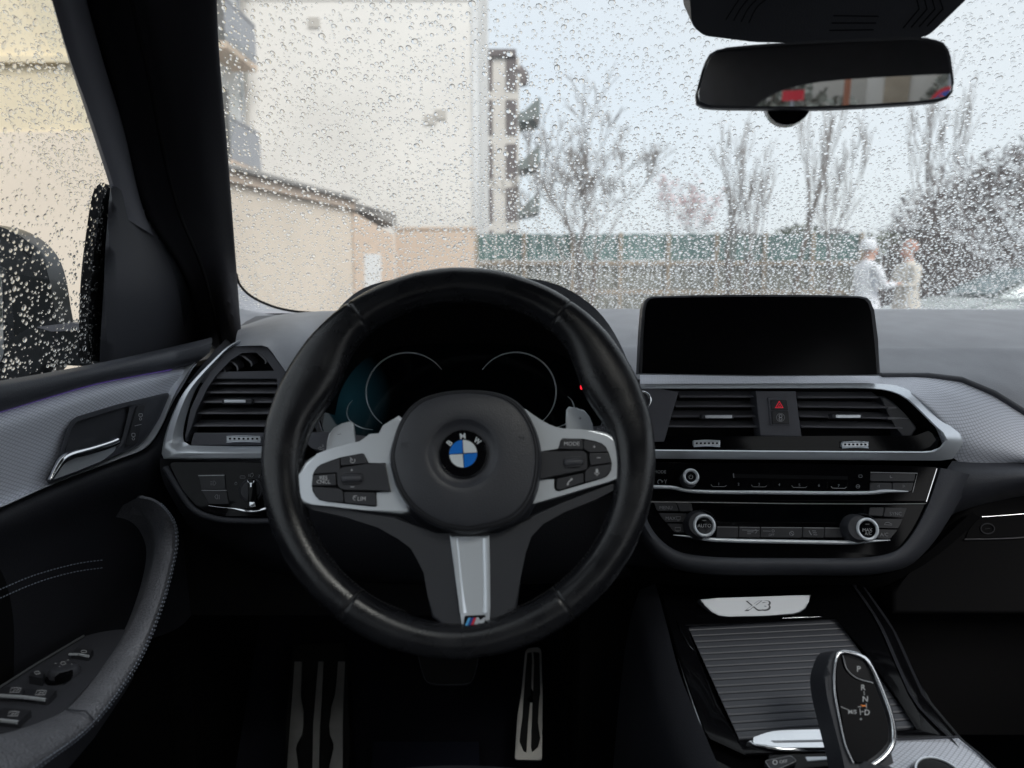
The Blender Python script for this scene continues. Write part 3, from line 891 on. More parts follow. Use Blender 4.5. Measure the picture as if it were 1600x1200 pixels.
button('assist_switch', [(1205.5, 642), (1232.3, 642), (1234, 662.5), (1207, 662.5)], VP, .0055, .0074, hzb, deco=d)
def thumb(x0, x1, y, pl, h, parent, n=6):
    b = MB()
    cx = (x0 + x1) / 2
    b.plate(rrect(x0, y - 5, x1, y + 4.5, 3), pl, h - .006, h + .002, .0018, 3)
    for i in range(n):
        xx = x0 + (x1 - x0) * (i + .9) / (n + .8)
        b.box(pl.p(xx, y - .5, h + .0024), (.0022, .0015, .0020), 1)
    o = b.build('thumbwheel', [M_['silver'], M_['black']], parent)
    b = MB()
    for yy in (y - 4.6, y + 4):
        b.tube([pl.p(x, q_, h + .0022) for x, q_ in so_([(x0 + 1, yy + .8), (cx, yy - .3), (x1 - 1, yy + .8)], 8)], .0008, 6)
    b.build('thumbwheel_trim', M_['silver'], o, 60)
    return o
thumb(1083, 1126, 693, VP, .000, dash); thumb(1315, 1358, 695, VP, .000, dash)

# ---- woven trim to the passenger side
loft('woven_trim', [
    [at(1000, 586, .985), at(1200, 586, .985), at(1376, 587.5, .985), at(1450, 588, .985), at(1500, 595, .985), at(1550, 617, .98), at(1600, 648, .975), at(1680, 700, .965), Vector((.86, .955, 1.06)), Vector((1.08, .95, 1.03))],
    [at(1000, 591, .979), at(1200, 591, .979), at(1385, 592, .977), at(1445, 599, .968), at(1490, 622, .960), at(1540, 652, .955), at(1600, 682, .95), at(1690, 725, .945), Vector((.86, .935, 1.035)), Vector((1.08, .93, 1.01))],
    [at(1000, 600, .967), at(1200, 600, .967), at(1372, 601, .963), at(1418, 612, .948), at(1455, 640, .940), at(1500, 688, .940), at(1600, 716, .938), at(1700, 735, .935), Vector((.86, .93, 1.02)), Vector((1.08, .925, .995))],
    [at(1000, 604, .964), at(1200, 604, .964), at(1374, 605, .960), at(1415, 617, .955), at(1450, 645, .955), at(1492, 719, .945), at(1600, 723, .945), at(1700, 740, .945), Vector((.86, .94, 1.005)), Vector((1.08, .935, .98))]], M_['trim'], dash, 60, 26)
# soft pad lip above the trim on the far side, and padded lower dash
tube('pad_edge', [at(x, y, Y) for x, y, Y in ((1376, 587, .985), (1450, 587, .985), (1502, 593, .985), (1553, 614, .98), (1603, 645, .975), (1690, 705, .965))], .004, M_['softdark'], dash, 8)
loft('lower_pad', [
    [at(1488, 720, .945), at(1540, 722, .945), at(1600, 724, .945), at(1720, 732, .945), Vector((1.08, .94, 1.01))],
    [at(1472, 745, .930), at(1530, 742, .925), at(1600, 740, .92), at(1720, 744, .92), Vector((1.08, .915, .99))],
    [at(1455, 785, .935), at(1500, 772, .925), at(1600, 752, .92), at(1720, 752, .92), Vector((1.08, .915, .975))],
    [at(1440, 815, .955), at(1500, 792, .945), at(1600, 766, .94), at(1720, 762, .94), Vector((1.08, .935, .965))],
    [at(1440, 830, .99), at(1500, 800, .98), at(1600, 775, .97), at(1720, 772, .97), Vector((1.08, .96, .96))]], M_['softdark'], dash, 24, 20)
# soft U-shaped surround under the climate panel
CLP = Pl(at(1235, 815, .905), (0, -.93, .37))
Uo = so_([(985, 790), (992, 820), (1012, 858), (1045, 885), (1100, 897), (1235, 899), (1370, 897), (1420, 884), (1455, 852), (1500, 785), (1530, 745)], 60)
Ui = so_([(1008, 786), (1012, 812), (1030, 840), (1058, 860), (1100, 868), (1235, 871), (1370, 868), (1402, 858), (1425, 832), (1448, 787), (1466, 730)], 60)
b = MB()
rows = []
for t, h in ((0, -.05), (.05, -.012), (.3, .004), (.65, .008), (.93, .005), (1, -.004), (1, -.03)):
    rows.append([CLP.p(a[0] + (c[0] - a[0]) * t, a[1] + (c[1] - a[1]) * t, h) for a, c in zip(Uo, Ui)])
b.grid(rows); b.build('stack_surround', M_['softdark'], dash, 60)
loft('stack_skirt', [
    [at(960, 880, .96), at(1100, 898, .93), at(1235, 900, .93), at(1400, 893, .93), at(1520, 800, .96)],
    [at(960, 905, 1.0), at(1100, 920, .98), at(1235, 922, .98), at(1400, 915, .98), at(1560, 830, .99)],
    [at(960, 915, 1.1), at(1100, 930, 1.08), at(1235, 932, 1.08), at(1400, 925, 1.08), at(1600, 850, 1.05)]], M_['black'], dash, 20, 8)

# ---- left vent
LP = Pl(at(340, 640, .975), (.10, -.97, .2))
lo = so_([(374, 530), (352, 544), (330, 565), (308, 587), (288, 611), (273, 639), (261, 670), (254.5, 695), (252.5, 709)], 30) + [(256, 717), (300, 717.5), (360, 717.5), (425, 717.5)]
li = so_([(376, 534), (360, 545), (345, 560), (325, 583), (307, 607), (296, 634), (288, 664), (286, 680), (288, 690)], 30) + [(297, 695.5), (320, 696.5), (360, 697), (425, 697)]
b = MB(); rows = []
for t, h in ((0, -.03), (0, .006), (.1, .0085), (.45, .0095), (.55, .0085), (.92, .002), (1, 0), (1, -.02)):
    rows.append([LP.p(a[0] + (c[0] - a[0]) * t, a[1] + (c[1] - a[1]) * t, h) for a, c in zip(lo, li)])
b.grid(rows, uv=False); b.build('vent_surround', M_['silver'], dash, 30)
plate('vent_chamber', [(376, 545), (340, 570), (310, 610), (290, 665), (290, 695), (450, 697), (450, 545)], LP, -.06, -.028, M_['black'], dash, 0)
hs = [(350, 555), (366, 539), (417, 541), (447, 582), (456, 606), (452, 690), (440, 690), (434, 592), (427, 577), (413, 555), (400, 549), (378, 550), (360, 561), (338, 586), (322, 607), (306, 640), (297, 672), (290, 690), (289, 680), (297, 640), (312, 606), (330, 580)]
plate('vent_housing', hs, LP, -.03, .003, M_['grey'], dash, .0012)
plate('vent_lower_panel', [(303, 676), (445, 676), (445, 696), (297, 696)], LP, -.03, .001, M_['grey'], dash, .0015)
av = thing_part('air_vent', dash)
for x0, x1, y in ((327, 440, 599.5), (322, 440, 613.6), (317, 440, 628.5), (310, 440, 646), (304, 440, 665.5)):
    bb = MB(); A, B = LP.p(x0, y, -.005), LP.p(x1, y, -.005); e = (B - A).normalized(); t = Vector((0, 1, .18)).normalized(); nn = e.cross(t).normalized()
    G_ = [[P + t * a + nn * c_ for a, c_ in [(-.0, .0013), (-.001, 0), (0, -.0013), (.020, -.0008), (.020, .0008)]] for P in (A, B)]
    bb.grid(G_, closed=True, uv=False); bb.build('slat', M_['slat'], av, 30)
plate('vent_bar', [(338, 581), (434, 579), (436, 592), (330, 592)], LP, -.012, -.001, M_['grey'], av, .001)
for k, pts in enumerate(([(334, 576), (345, 574), (351, 580), (349, 590)], [(343, 566), (362, 566), (371, 575), (369, 586)], [(354, 556), (377, 556), (393, 568), (390, 585)], [(368, 549), (398, 549), (415, 564), (411, 583)])):
    bb = MB(); P = [LP.p(x, y, -.003) for x, y in rpoly(pts, 5)[4:-4]]
    t = Vector((0, 1, .1)).normalized()
    rows = [[p_ for p_ in P], [p_ + t * .022 for p_ in P], [p_ + t * .022 + LP.x * .002 + LP.y * .001 for p_ in P], [p_ + LP.x * .0018 + LP.y * .0015 for p_ in P]]
    bb.grid(rows + [rows[0]], uv=False); bb.build('curved_slat', M_['slat'], av, 30)
bb = MB(); bb.plate(rrect(346, 622.5, 394, 631.5, 2.5), LP, -.008, .004, .0015, 2); bb.build('slider_tab', M_['hard'], av)
bb = MB(); bb.plate(rrect(350, 624.5, 384, 629.5, 1), LP, .003, .0052, .0008, 2); bb.build('slider_tab_trim', M_['silver'], av)
thumb(353, 408, 686, LP, .003, dash, 7)
# ================================================================== LIGHT SWITCH PANEL
LSP = Pl(at(360, 770, .945), (.08, -.95, .3))
ls = thing('light_switch_panel', 'black headlight switch panel with rotary knob below the left vent', 'switch panel', at(360, 770, .945))
plate('panel', rpoly([(262, 722), (430, 722), (430, 808), (345, 806), (312, 796), (285, 765)], 10), LSP, -.03, -.001, M_['piano'], ls, .001)
def d(b, h):
    for i in range(3): b.line([(328.5, 752.5 + i * 2.5), (331.5, 752.5 + i * 2.5)], .8, LSP, h, 1)
    b.line([(333, 751.5), (335, 751.5), (337.5, 754.8), (335, 758), (333, 758)], .8, LSP, h, 1, True)
button('button', [(310, 744), (351, 743), (353, 765), (315, 765)], LSP, -.003, .001, ls, [M_['button'], M_['dprint']], deco=d)
def d(b, h):
    b.line([(340, 773), (338, 773), (335.5, 776), (338, 779.5), (340, 779.5)], .8, LSP, h, 1, True); b.line([(342.5, 773), (342.5, 780)], .8, LSP, h, 1)
button('button', [(316, 767), (354, 767.5), (358, 788), (326, 787)], LSP, -.003, .001, ls, [M_['button'], M_['dprint']], deco=d)
b = MB(); b.tube([LSP.p(310 + i * 8.2, 743.2 - i * .1, .0012) for i in range(6)], .0007, 5); b.tube([LSP.p(315 + i * 7.8, 766.3, .0012) for i in range(6)], .0004, 5)
b.build('button_edge', M_['dsilver'], ls, 60)
b = MB(); vs, fs = lathe(LSP, 391, 766, [(.0150, -.004), (.0150, .003), (.0135, .0045), (.0120, .004), (.0110, .006)], 36); b.add(vs, fs)
kb = b.build('rotary_knob', M_['hard'], ls, 40)
plate('knob_grip', rpoly([(386.5, 748), (397.5, 748), (401.5, 791), (387.5, 791)], 3), LSP, .005, .0125, M_['piano'], kb, .0015)
plate('knob_tip', rpoly([(389, 784), (399, 784), (399.5, 792), (389, 792)], 2), LSP, .008, .0135, M_['chrome'], kb, .001)
plate('knob_mark', [(386.5, 750), (388.5, 754.5), (395, 754.5), (397, 750), (397, 753), (393, 756), (393, 761), (390.8, 761), (390.8, 756), (387, 753)], LSP, .012, .0130, M_['chrome'], kb, 0)
b = MB(); b.line(rrect(367, 753.5, 370.3, 757.5, 1.4), .7, LSP, .0002, 0, True); b.line(rrect(375, 743.6, 383, 747, 1), .7, LSP, .0002, 0, True)
b.line([(389, 740.5), (389, 745)], 1, LSP, .0002); b.line([(392, 740), (395, 739), (396, 742.5), (394, 745.2), (391.5, 745)], .8, LSP, .0002, 0, True); b.line([(404, 742), (406, 742), (404, 746), (406, 746)], .8, LSP, .0002)
b.build('switch_symbols', M_['dprint'], ls, 0)
b = MB(); P = [LSP.p(x, y, .003) for x, y in so_([(326, 790), (345, 792.5), (366, 794.5), (380, 797), (392, 798), (404, 797), (420, 793)], 20)]
b.tube(P, [.0006 + .0030 * max(0, min(1, (i - 7) / 4)) for i in range(20)], 8, 0, flat=.7); b.build('chrome_lip', M_['chrome'], ls, 60)
b = MB(); b.tube([LSP.p(x, y, -.002) for x, y in so_([(258, 730), (282, 770), (305, 798), (340, 811), (380, 814), (430, 814)], 24)], .004, 8); b.build('panel_edge', M_['softdark'], ls, 60)

# ================================================================== DISPLAY
DP = Pl(at(1185, 523, .955), (0, -.985, .17))
ds = thing('display_screen', 'wide black freestanding display, switched off, on top of the dashboard', 'display', at(1185, 585, .96))
oc = [(998, 584), (1001, 520), (1004, 482), (1007, 471), (1011, 465.5), (1019, 462.5), (1090, 461.2), (1185, 460.5), (1280, 461), (1345, 462), (1356, 464.5), (1362, 470), (1366, 484), (1372, 530), (1377, 586), (1185, 587)]
plate('housing', oc, DP, -.022, -.001, M_['hard'], ds, .003, 3)
ic = [(1003.5, 584), (1006, 520), (1008.5, 485), (1011, 473), (1015, 468), (1022, 465.5), (1100, 464.2), (1185, 463.5), (1280, 464), (1340, 465), (1351, 467.5), (1357, 473), (1361, 487), (1366, 530), (1371, 585), (1185, 586)]
plate('glass', ic, DP, -.004, .0004, M_['screen'], ds, .0006, 2)
b = MB(); b.box((.30, 1.03, 1.185), (.16, .05, .03)); b.build('foot', M_['black'], ds, 0)

# ================================================================== RADIO PANEL
RP = Pl(at(1235, 745, .922), (0, -.93, .37))
rd = thing('radio_panel', 'gloss black radio panel with volume knob, number keys and chrome lip', 'radio', at(1235, 750, .92))
def z3(*p): return [(1000 + x / 3.3333, 680 + y / 3.3333) for x, y in p]
plate('fascia', [(985, 722), (1240, 724), (1464, 729), (1463.5, 733), (1447, 784), (985, 782)], RP, -.03, 0, M_['piano'], rd, .001)
b = MB(); P = [RP.p(x, y, .004) for x, y in so_([(995, 760.5), (1030, 761), (1052, 762), (1072, 766.5), (1100, 768.5), (1200, 769.5), (1300, 770.5), (1360, 770), (1385, 767.5), (1419, 768)], 50)]
b.tube(P, [.0024 if i < 44 else .0024 * (50 - i) / 6 + .0003 for i in range(50)], 8, 0, flat=1.0); b.build('chrome_lip', M_['silver'], rd, 60)
b = MB(); b.line([(1464, 732), (1447.5, 784)], 1.2, RP, .0006); b.build('side_trim', M_['chrome'], rd, 0)
b = MB(); vs, fs = lathe(RP, 1078.5, 749, [(.0105, 0), (.0095, .006), (.0088, .012)], 32); b.add(vs, fs); kn = b.build('volume_knob', M_['hard'], rd, 40)
KP = Pl(RP.p(1079, 748, .0135), RP.n)
b = MB(); c = KP.p(1079.5, 745, 0); b.tube([c + KP.x * (.0082 * math.cos(R(i * 10))) + KP.y * (.0082 * math.sin(R(i * 10))) for i in range(36)], .0020, 8, 0, True); b.build('knob_ring', M_['silver'], kn, 60)
b = MB(); vs, fs = lathe(KP, 1079.5, 745, [(.0075, -.003), (.0072, -.0005)], 28); b.add(vs, fs); b.line(circ(1079.5, 745.2, 3, n=12, a0=130, a1=410), .7, KP, .0003, 1); b.line([(1079.5, 741.2), (1079.5, 744.5)], .7, KP, .0003, 1); b.build('knob_face', [M_['black'], M_['print']], kn, 60)
for i, (x, y) in enumerate(((1123, 756.8), (1154, 756.8), (1186, 757.2), (1217.5, 757.6), (1249, 758.2), (1279.6, 758.8), (1310.5, 759.4))):
    def d(b, h, i=i, x=x, y=y):
        b.text(str(i + 1), RP, x, y - .4, 4.2, h, 1)
        if i % 2 == 0: b.line([(x - 12, y + .5), (x - 9.5, y + 3.4), (x + 9.5, y + 3.6), (x + 12, y + 1.6)], .7, RP, h, 2)
    button('preset_key', [(x - 14.5, y - 6), (x + 14.5, y - 6), (x + 13, y + 5.5), (x - 13, y + 5.5)], RP, -.002, .0006, rd, [M_['piano'], M_['dprint'], M_['dsilver']], deco=d, bev=.0003)
b = MB(); b.plate(rpoly([(1147, 740.5), (1325, 744), (1325, 749.5), (1147, 746.5)], 1.5), RP, -.002, .0004, .0002); b.build('disc_slot', M_['black'], rd)
b = MB(); b.line([(1145.8, 739.5), (1146.6, 746.5)], 1.4, RP, .0007); b.build('slot_mark', M_['dsilver'], rd, 0)
b = MB(); b.text('MODE', RP, 1031.5, 737.2, 4.6, .0004); b.line(circ(1031, 753, 3.4, n=8, a0=0, a1=250), 1, RP, .0004); b.line([(1034, 754), (1036, 751)], 1, RP, .0004); b.line([(1038, 749.5), (1040, 752), (1042, 749.5)], .9, RP, .0004); b.line([(1040, 752), (1040, 755.5)], .9, RP, .0004)
b.line(circ(1340.5, 760, 2.8, n=12), .8, RP, .0004, 0, True); b.line([(1338.5, 760), (1342.5, 760)], .8, RP, .0004)
b.line(rrect(1342, 742, 1347, 746, 1), .7, RP, .0004, 0, True); b.build('panel_symbols', M_['dprint'], rd, 0)
def d(b, h): b.line([(1391, 743), (1391, 746.5), (1394, 746)], 1, RP, h, 1)
button('seek_key', z3((1202, 197), (1436, 201), (1428, 241), (1200, 240)), RP, -.002, .0016, rd, [M_['button'], M_['dprint']], deco=d)
def d(b, h): b.line([(1374, 757.5), (1371, 759.5), (1374, 761.5)], .8, RP, h, 1, True)
button('seek_key', z3((1199, 246), (1312, 247), (1312, 289), (1197, 287)), RP, -.002, .0016, rd, [M_['button'], M_['dprint']], deco=d)
def d(b, h): b.line([(1411, 757.5), (1414, 759.5), (1411, 761.5)], .8, RP, h, 1, True)
button('seek_key', z3((1315, 247), (1427, 247), (1413, 291), (1315, 289)), RP, -.002, .0016, rd, [M_['button'], M_['dprint']], deco=d)
b = MB(); b.line(z3((1200, 193), (1445, 198), (1420, 297)), .9, RP, .0012); b.build('key_edge', M_['dsilver'], rd, 0)

# ================================================================== CLIMATE PANEL
cl = thing('climate_panel', 'gloss black climate panel with two silver ringed temperature knobs', 'climate control', at(1235, 830, .90))
face = so_([(985, 784), (1006, 808), (1020, 836), (1050, 862), (1100, 872), (1235, 875), (1370, 872), (1408, 862), (1432, 835), (1448, 786)], 50)
plate('fascia', face, CLP, -.03, 0, M_['piano'], cl, .001)
b = MB(); P = [CLP.p(x, y, .005) for x, y in so_([(1052, 836), (1080, 838.5), (1105, 842.5), (1140, 844.5), (1240, 846.5), (1330, 847.5), (1360, 845.5), (1391, 844)], 50)]
b.tube(P, [.0026 * min(1, .15 + min(i, 49 - i) / 9) for i in range(50)], 8); b.build('chrome_lip', M_['silver'], cl, 60)
b = MB(); P = [CLP.p(x, y, .001) for x, y in ((1000, 784), (1100, 785), (1240, 787), (1380, 787.5), (1447, 787))]; b.tube(P, .0007, 5); b.build('panel_split', M_['dsilver'], cl, 60)
plate('climate_screen', rpoly([(1128, 789), (1352, 792), (1350, 818), (1128, 815)], 3), CLP, -.001, .0010, M_['glassblack'], cl, .0004)
def clim_knob(bx, by, fx, fy, t):
    b = MB(); vs, fs = lathe(CLP, bx, by, [(.0178, 0), (.0172, .006), (.0150, .0155), (.0140, .017)], 40); b.add(vs, fs)
    for i in range(40):
        a = 2 * math.pi * i / 40
        c = CLP.p(bx, by, 0); e = CLP.x * math.cos(a) + CLP.y * math.sin(a)
        b.tube([c + e * .0173 + CLP.n * .006, c + e * .0151 + CLP.n * .0152], .0004, 4)
    k = b.build('temperature_knob', M_['hard'], cl, 40)
    P2 = Pl(CLP.p(fx, fy, .0175), CLP.n); c = P2.p(fx, fy, 0)
    b = MB(); b.tube([c + P2.x * (.0118 * math.cos(R(i * 9))) + P2.y * (.0118 * math.sin(R(i * 9))) for i in range(40)], .0021, 8, 0, True, flat=.8); b.build('knob_ring', M_['silver'], k, 60)
    b = MB(); vs, fs = lathe(P2, fx, fy, [(.0112, -.003), (.0108, -.0005)], 32); b.add(vs, fs)
    if len(t) == 1: b.text(t[0], P2, fx, fy, 5.4, .0002, 1)
    else:
        b.text(t[0], P2, fx, fy + 1, 5.0, .0002, 1); b.text(t[1], P2, fx + 1, fy + 6.6, 4.6, .0002, 1)
    b.line([(fx - 3, fy - 8), (fx + 3, fy - 8)], .7, P2, .0002, 1)
    b.build('knob_face', [M_['piano'], M_['print']], k, 60)
clim_knob(1095, 819.5, 1100.5, 821.3, ('AUTO',)); clim_knob(1344, 825, 1355.5, 827, ('MAX', 'A/C'))
CB = [M_['button'], M_['dprint']]
def d(b, h): b.text('MENU', CLP, 1040.5, 793.2, 5.2, h, 1)
button('button', z3((70, 348), (186, 352), (203, 396), (90, 394)), CLP, -.002, .0014, cl, CB, deco=d)
button('button', z3((190, 352), (268, 354), (276, 398), (207, 396)), CLP, -.002, .0014, cl, CB)
def d(b, h):
    b.text('MAX', CLP, 1048, 809.8, 5.2, h, 1); b.line(z3((188, 424), (212, 424), (208, 440), (192, 440)), .8, CLP, h, 1, True); b.line(z3((194, 446), (206, 446)), .8, CLP, h, 1)
button('button', z3((96, 405), (245, 408), (245, 452), (132, 452)), CLP, -.002, .0014, cl, CB, deco=d)
def d(b, h): b.line(z3((183, 480), (211, 480), (211, 497), (183, 497)), .8, CLP, h, 1, True); b.line(z3((190, 502), (204, 502)), .8, CLP, h, 1)
button('button', z3((140, 460), (250, 462), (256, 506), (180, 504)), CLP, -.002, .0014, cl, CB, deco=d)
button('button', z3((1197, 376), (1272, 376), (1265, 422), (1190, 418)), CLP, -.002, .0014, cl, CB)
def d(b, h): b.text('SYNC', CLP, 1399.5, 802.6, 5.2, h, 1)
button('button', z3((1277, 376), (1392, 378), (1372, 428), (1268, 424)), CLP, -.002, .0014, cl, CB, deco=d)
def d(b, h): b.line(z3((1272, 466), (1276, 458), (1284, 454), (1296, 454), (1304, 460), (1312, 462), (1312, 468)), .8, CLP, h, 1, True)
button('button', z3((1215, 434), (1370, 436), (1345, 484), (1240, 482)), CLP, -.002, .0014, cl, CB, deco=d)
def d(b, h): b.text('A/C', CLP, 1381.5, 835.2, 5.4, h, 1)
button('button', z3((1244, 490), (1342, 492), (1302, 540), (1238, 538)), CLP, -.002, .0014, cl, CB, deco=d)
xs_ = (1120, 1154.5, 1188.5, 1254.4, 1288.6, 1330)
for i in range(5):
    x0, x1 = xs_[i] + .5, xs_[i + 1] - .5
    cx = (x0 + x1) / 2
    def d(b, h, i=i, cx=cx):
        if i == 1:
            b.line([(cx - 12, 828), (cx + 14, 829)], 1.2, CLP, h, 1); b.line([(cx - 4, 831), (cx + 6, 831)], 1.2, CLP, h, 1); b.line([(cx - 4, 834), (cx + 2, 834)], 1, CLP, h, 1); b.line(circ(cx + 8, 830, 3, n=8, a0=-90, a1=90), .9, CLP, h, 1)
        if i == 2:
            b.line([(1192, 829.5), (1204, 830)], .9, CLP, h, 1); b.line(circ(1208, 829.5, 2, n=8), .8, CLP, h, 1, True); b.text('OFF', CLP, 1205.5, 835.6, 3.6, h, 1)
            b.line(circ(1237, 833.5, 3.3, n=10, a0=20, a1=120), 1, CLP, h, 1); b.line(circ(1237, 833.5, 3.3, n=10, a0=140, a1=240), 1, CLP, h, 1); b.line(circ(1237, 833.5, 3.3, n=10, a0=260, a1=360), 1, CLP, h, 1); b.line([(1235, 831.5), (1239, 835.5)], 1, CLP, h, 1)
        if i == 3:
            b.line([(1264, 829), (1266, 833), (1268, 836)], 1.4, CLP, h, 1)
            for j in range(3): b.line([(1269 + j, 829.5 + j * 3), (1275 + j, 829.7 + j * 3)], 1, CLP, h, 1)
        b.line([(xs_[i] + 1, 823.4 + i * .4), (xs_[i + 1] - 1, 823.8 + i * .4)], .9, CLP, h, 2)
    button('fan_key', [(x0, 822.5 + i * .4), (x1, 823 + i * .4), (x1 - 1, 840), (x0 - 1, 839.6)], CLP, -.002, .0012, cl, [M_['button'], M_['dprint'], M_['dsilver']], deco=d, rr=1)

# ================================================================== GLOVE BOX
gb = thing('glove_box', 'black glove box lid with chrome edged latch on the passenger side', 'glove box', at(1560, 880, .97))
GP = Pl(at(1560, 850, .965), (0, -.97, .22))
lid = so_([(2080, 735), (1850, 742), (1700, 752), (1600, 770), (1545, 780), (1505, 797), (1470, 832), (1430, 885), (1395, 925)], 30) + [(1395, 960), (2080, 960)]
plate('lid', lid, GP, -.04, .004, M_['black'], gb, .006, 3)
lt_ = [(1507, 843), (1515, 826), (1533, 807), (1600, 803), (1680, 799), (1680, 830), (1640, 833), (1596, 832), (1580, 838)]
lh = plate('latch', rpoly(lt_, 6), GP, .0, .0055, M_['black'], gb, .001)
b = MB(); b.tube([GP.p(x, y, .007) for x, y in ((1534, 808), (1560, 806), (1600, 803), (1680, 799))], .0011, 6); b.build('latch_edge', M_['chrome'], lh, 60)
b = MB(); c = GP.p(1543, 826, .0065); b.tube([c + GP.x * (.0088 * math.cos(R(i * 15))) + GP.y * (.0065 * math.sin(R(i * 15))) for i in range(24)], .0008, 6, 0, True); b.line([(1539, 826.5), (1547, 825.5)], .8, GP, .0062); b.build('lock_barrel', M_['hard'], lh, 60)
b = MB(); b.tube([GP.p(x, y, .006) for x, y in so_([(1507, 843), (1580, 841), (1640, 836), (1700, 834)], 12)], .0012, 6); b.build('latch_lower_edge', M_['hard'], lh, 60)

# ================================================================== CENTRE CONSOLE
KA, KB = at(1180, 960, .90), at(1290, 1150, .72)
kdir = (KB - KA); kdir.x = 0; kdir.normalize()
KN = Vector((1, 0, 0)).cross(-kdir).normalized()
if KN.z < 0: KN = -KN
KPL = Pl(KA, KN)
cc = thing('centre_console', 'gloss black centre console with ribbed roller cover and silver trims', 'centre console', at(1250, 1100, .76))
body = [(1010, 915), (1345, 905), (1395, 985), (1450, 1098), (1500, 1150), (1560, 1210), (1600, 1260), (1120, 1260), (1100, 1200), (1070, 1130), (1043, 1055)]
plate('console_body', body, KPL, -.25, -.012, M_['piano'], cc, .004, 3)
# piano frame ring round the roller cover
fo = [(1030, 925), (1345, 912), (1395, 985), (1440, 1085), (1497, 1152), (1400, 1156), (1300, 1176), (1165, 1180), (1100, 1150), (1062, 1040)]
fi = [(1073, 978), (1305, 966), (1352, 1020), (1400, 1090), (1432, 1139), (1390, 1142), (1300, 1146), (1154, 1156), (1120, 1100), (1092, 1030)]
b = MB(); ring(b, fo, fi, KPL, -.02, .002, .002); fr2 = b.build('roller_frame', M_['piano'], cc, 35)
# slats of the roller cover
TL, TR, BR, BL = (1074, 978), (1306, 967), (1431, 1138), (1155, 1156)
NSL = 17
def quadp(u, v):
    t = Vector(TL).lerp(Vector(TR), u); b_ = Vector(BL).lerp(Vector(BR), u)
    return t.lerp(b_, v)
shut = thing_part('roller_cover', cc)
C4 = [KPL.p(*q_, -.006) for q_ in (TL, TR, BR, BL)]
def qw(u, v): return C4[0].lerp(C4[1], u).lerp(C4[3].lerp(C4[2], u), v)
M_['roller'] = mat('roller_slat', (.075, .078, .092), .48, bump=('n', 900, .1))
M_['rollerlip'] = mat('roller_slat_lip', (.125, .13, .15), .42)
for i in range(NSL):
    v0, v1 = i / NSL, (i + 1) / NSL
    b = MB(); rows = []
    for v, h in ((v0 + .0005, -.002), (v0 + .002, .0002), (v0 + .05 / NSL + .004, .0012), (v0 * .4 + v1 * .6, .0008), (v1 - .004, .0002), (v1 - .0025, -.0014)):
        rows.append([qw(0, v) + KN * h, qw(1, v) + KN * h])
    b.grid(rows, uv=False)
    b.grid([[qw(0, v) + KN * h, qw(1, v) + KN * h] for v, h in ((v1 - .016, .0009), (v1 - .010, .0016), (v1 - .0045, .0008))], 1, uv=False)
    b.build('slat', [M_['roller'], M_['rollerlip']], shut, 40)
b = MB(); b.poly([TL, TR, BR, BL], KPL, -.0085); b.build('roller_bed', M_['black'], shut, 0)
# chrome edge lines of the frame
for pts in ([(1057, 968), (1066, 990), (1078, 1010), (1083, 1015)], [(1060, 1030), (1074, 1075), (1090, 1120), (1100, 1145)], [(1222, 966), (1260, 964.5), (1284, 963.5)]):
    b = MB(); b.tube([KPL.p(x, y, .003) for x, y in so_(pts, 10)], [.0003 + .0010 * math.sin(math.pi * i / 9) for i in range(10)], 6); b.build('frame_glint', M_['chrome'], cc, 60)
# name plate
NPp = [(1092.5, 936), (1120, 934.5), (1180, 932.5), (1240, 930.5), (1268, 929), (1264, 940), (1259, 951), (1250, 957), (1240, 960), (1190, 963), (1140, 964), (1124, 963), (1112, 957), (1102, 948)]
NPL = Pl(at(1180, 946, .905), (0, -.80, .60))
b = MB(); b.plate(NPp, NPL, -.01, .004, .0015, 3)
M_['plate'] = mat('name_plate_metal', (.36, .38, .42), .38, .7)
np_ = b.build('name_plate', M_['plate'], cc)
b = MB(); b.text('X3', NPL, 1184, 946.5, 15, .0043, 0, bold=.03, sx=1.55, rot=1, shear=.1); b.build('raised_lettering', M_['hard'], np_, 0)
b = MB(); b.text('X3', NPL, 1184.3, 945.6, 13.2, .0047, 0, bold=.012, sx=1.55, rot=1, shear=.1); b.build('raised_lettering', M_['plate'], np_, 0)
b = MB(); b.tube([NPL.p(x, y, .005) for x, y in NPp[7:] + NPp[:1]], .0007, 6); b.build('plate_edge', M_['chrome'], np_, 60)
# polished bar at the roller's end
bar = so_([(1167, 1157), (1185, 1149), (1208, 1142.5), (1260, 1140), (1310, 1139)], 14) + [(1330, 1139), (1335, 1171)] + [(1225, 1171.5), (1200, 1168), (1180, 1162)]
plate('polished_bar', bar, KPL, -.004, .006, M_['chrome'], cc, .003, 3)
plate('bar_groove', [(1205, 1157), (1312, 1155), (1314, 1158), (1210, 1160)], KPL, .004, .0064, M_['dsilver'], cc, 0)
plate('lower_panel', [(1200, 1178), (1330, 1173), (1345, 1215), (1190, 1215)], KPL, -.004, .003, M_['piano'], cc, .002)
plate('lower_strip', [(1258, 1182), (1312, 1181), (1314, 1186), (1262, 1189)], KPL, .002, .0042, M_['silver'], cc, .0005)
def d(b, h): b.text('OFF', KPL, 1224, 1190, 5, h, 1, rot=6); b.line(circ(1211, 1191, 3.4, n=10), 1.3, KPL, h, 1, True)
button('console_button', [(1194, 1189), (1236, 1179.5), (1246, 1189), (1216, 1203), (1204, 1203)], KPL, .001, .007, cc, [M_['button'], M_['print']], deco=d, rr=4)
b = MB(); b.tube([KPL.p(x, y, .0073) for x, y in rpoly([(1195, 1189), (1236, 1180.5), (1245, 1189), (1216, 1202), (1204, 1202)], 4)], .0005, 5, 0, True); b.build('button_edge', M_['dsilver'], cc, 60)
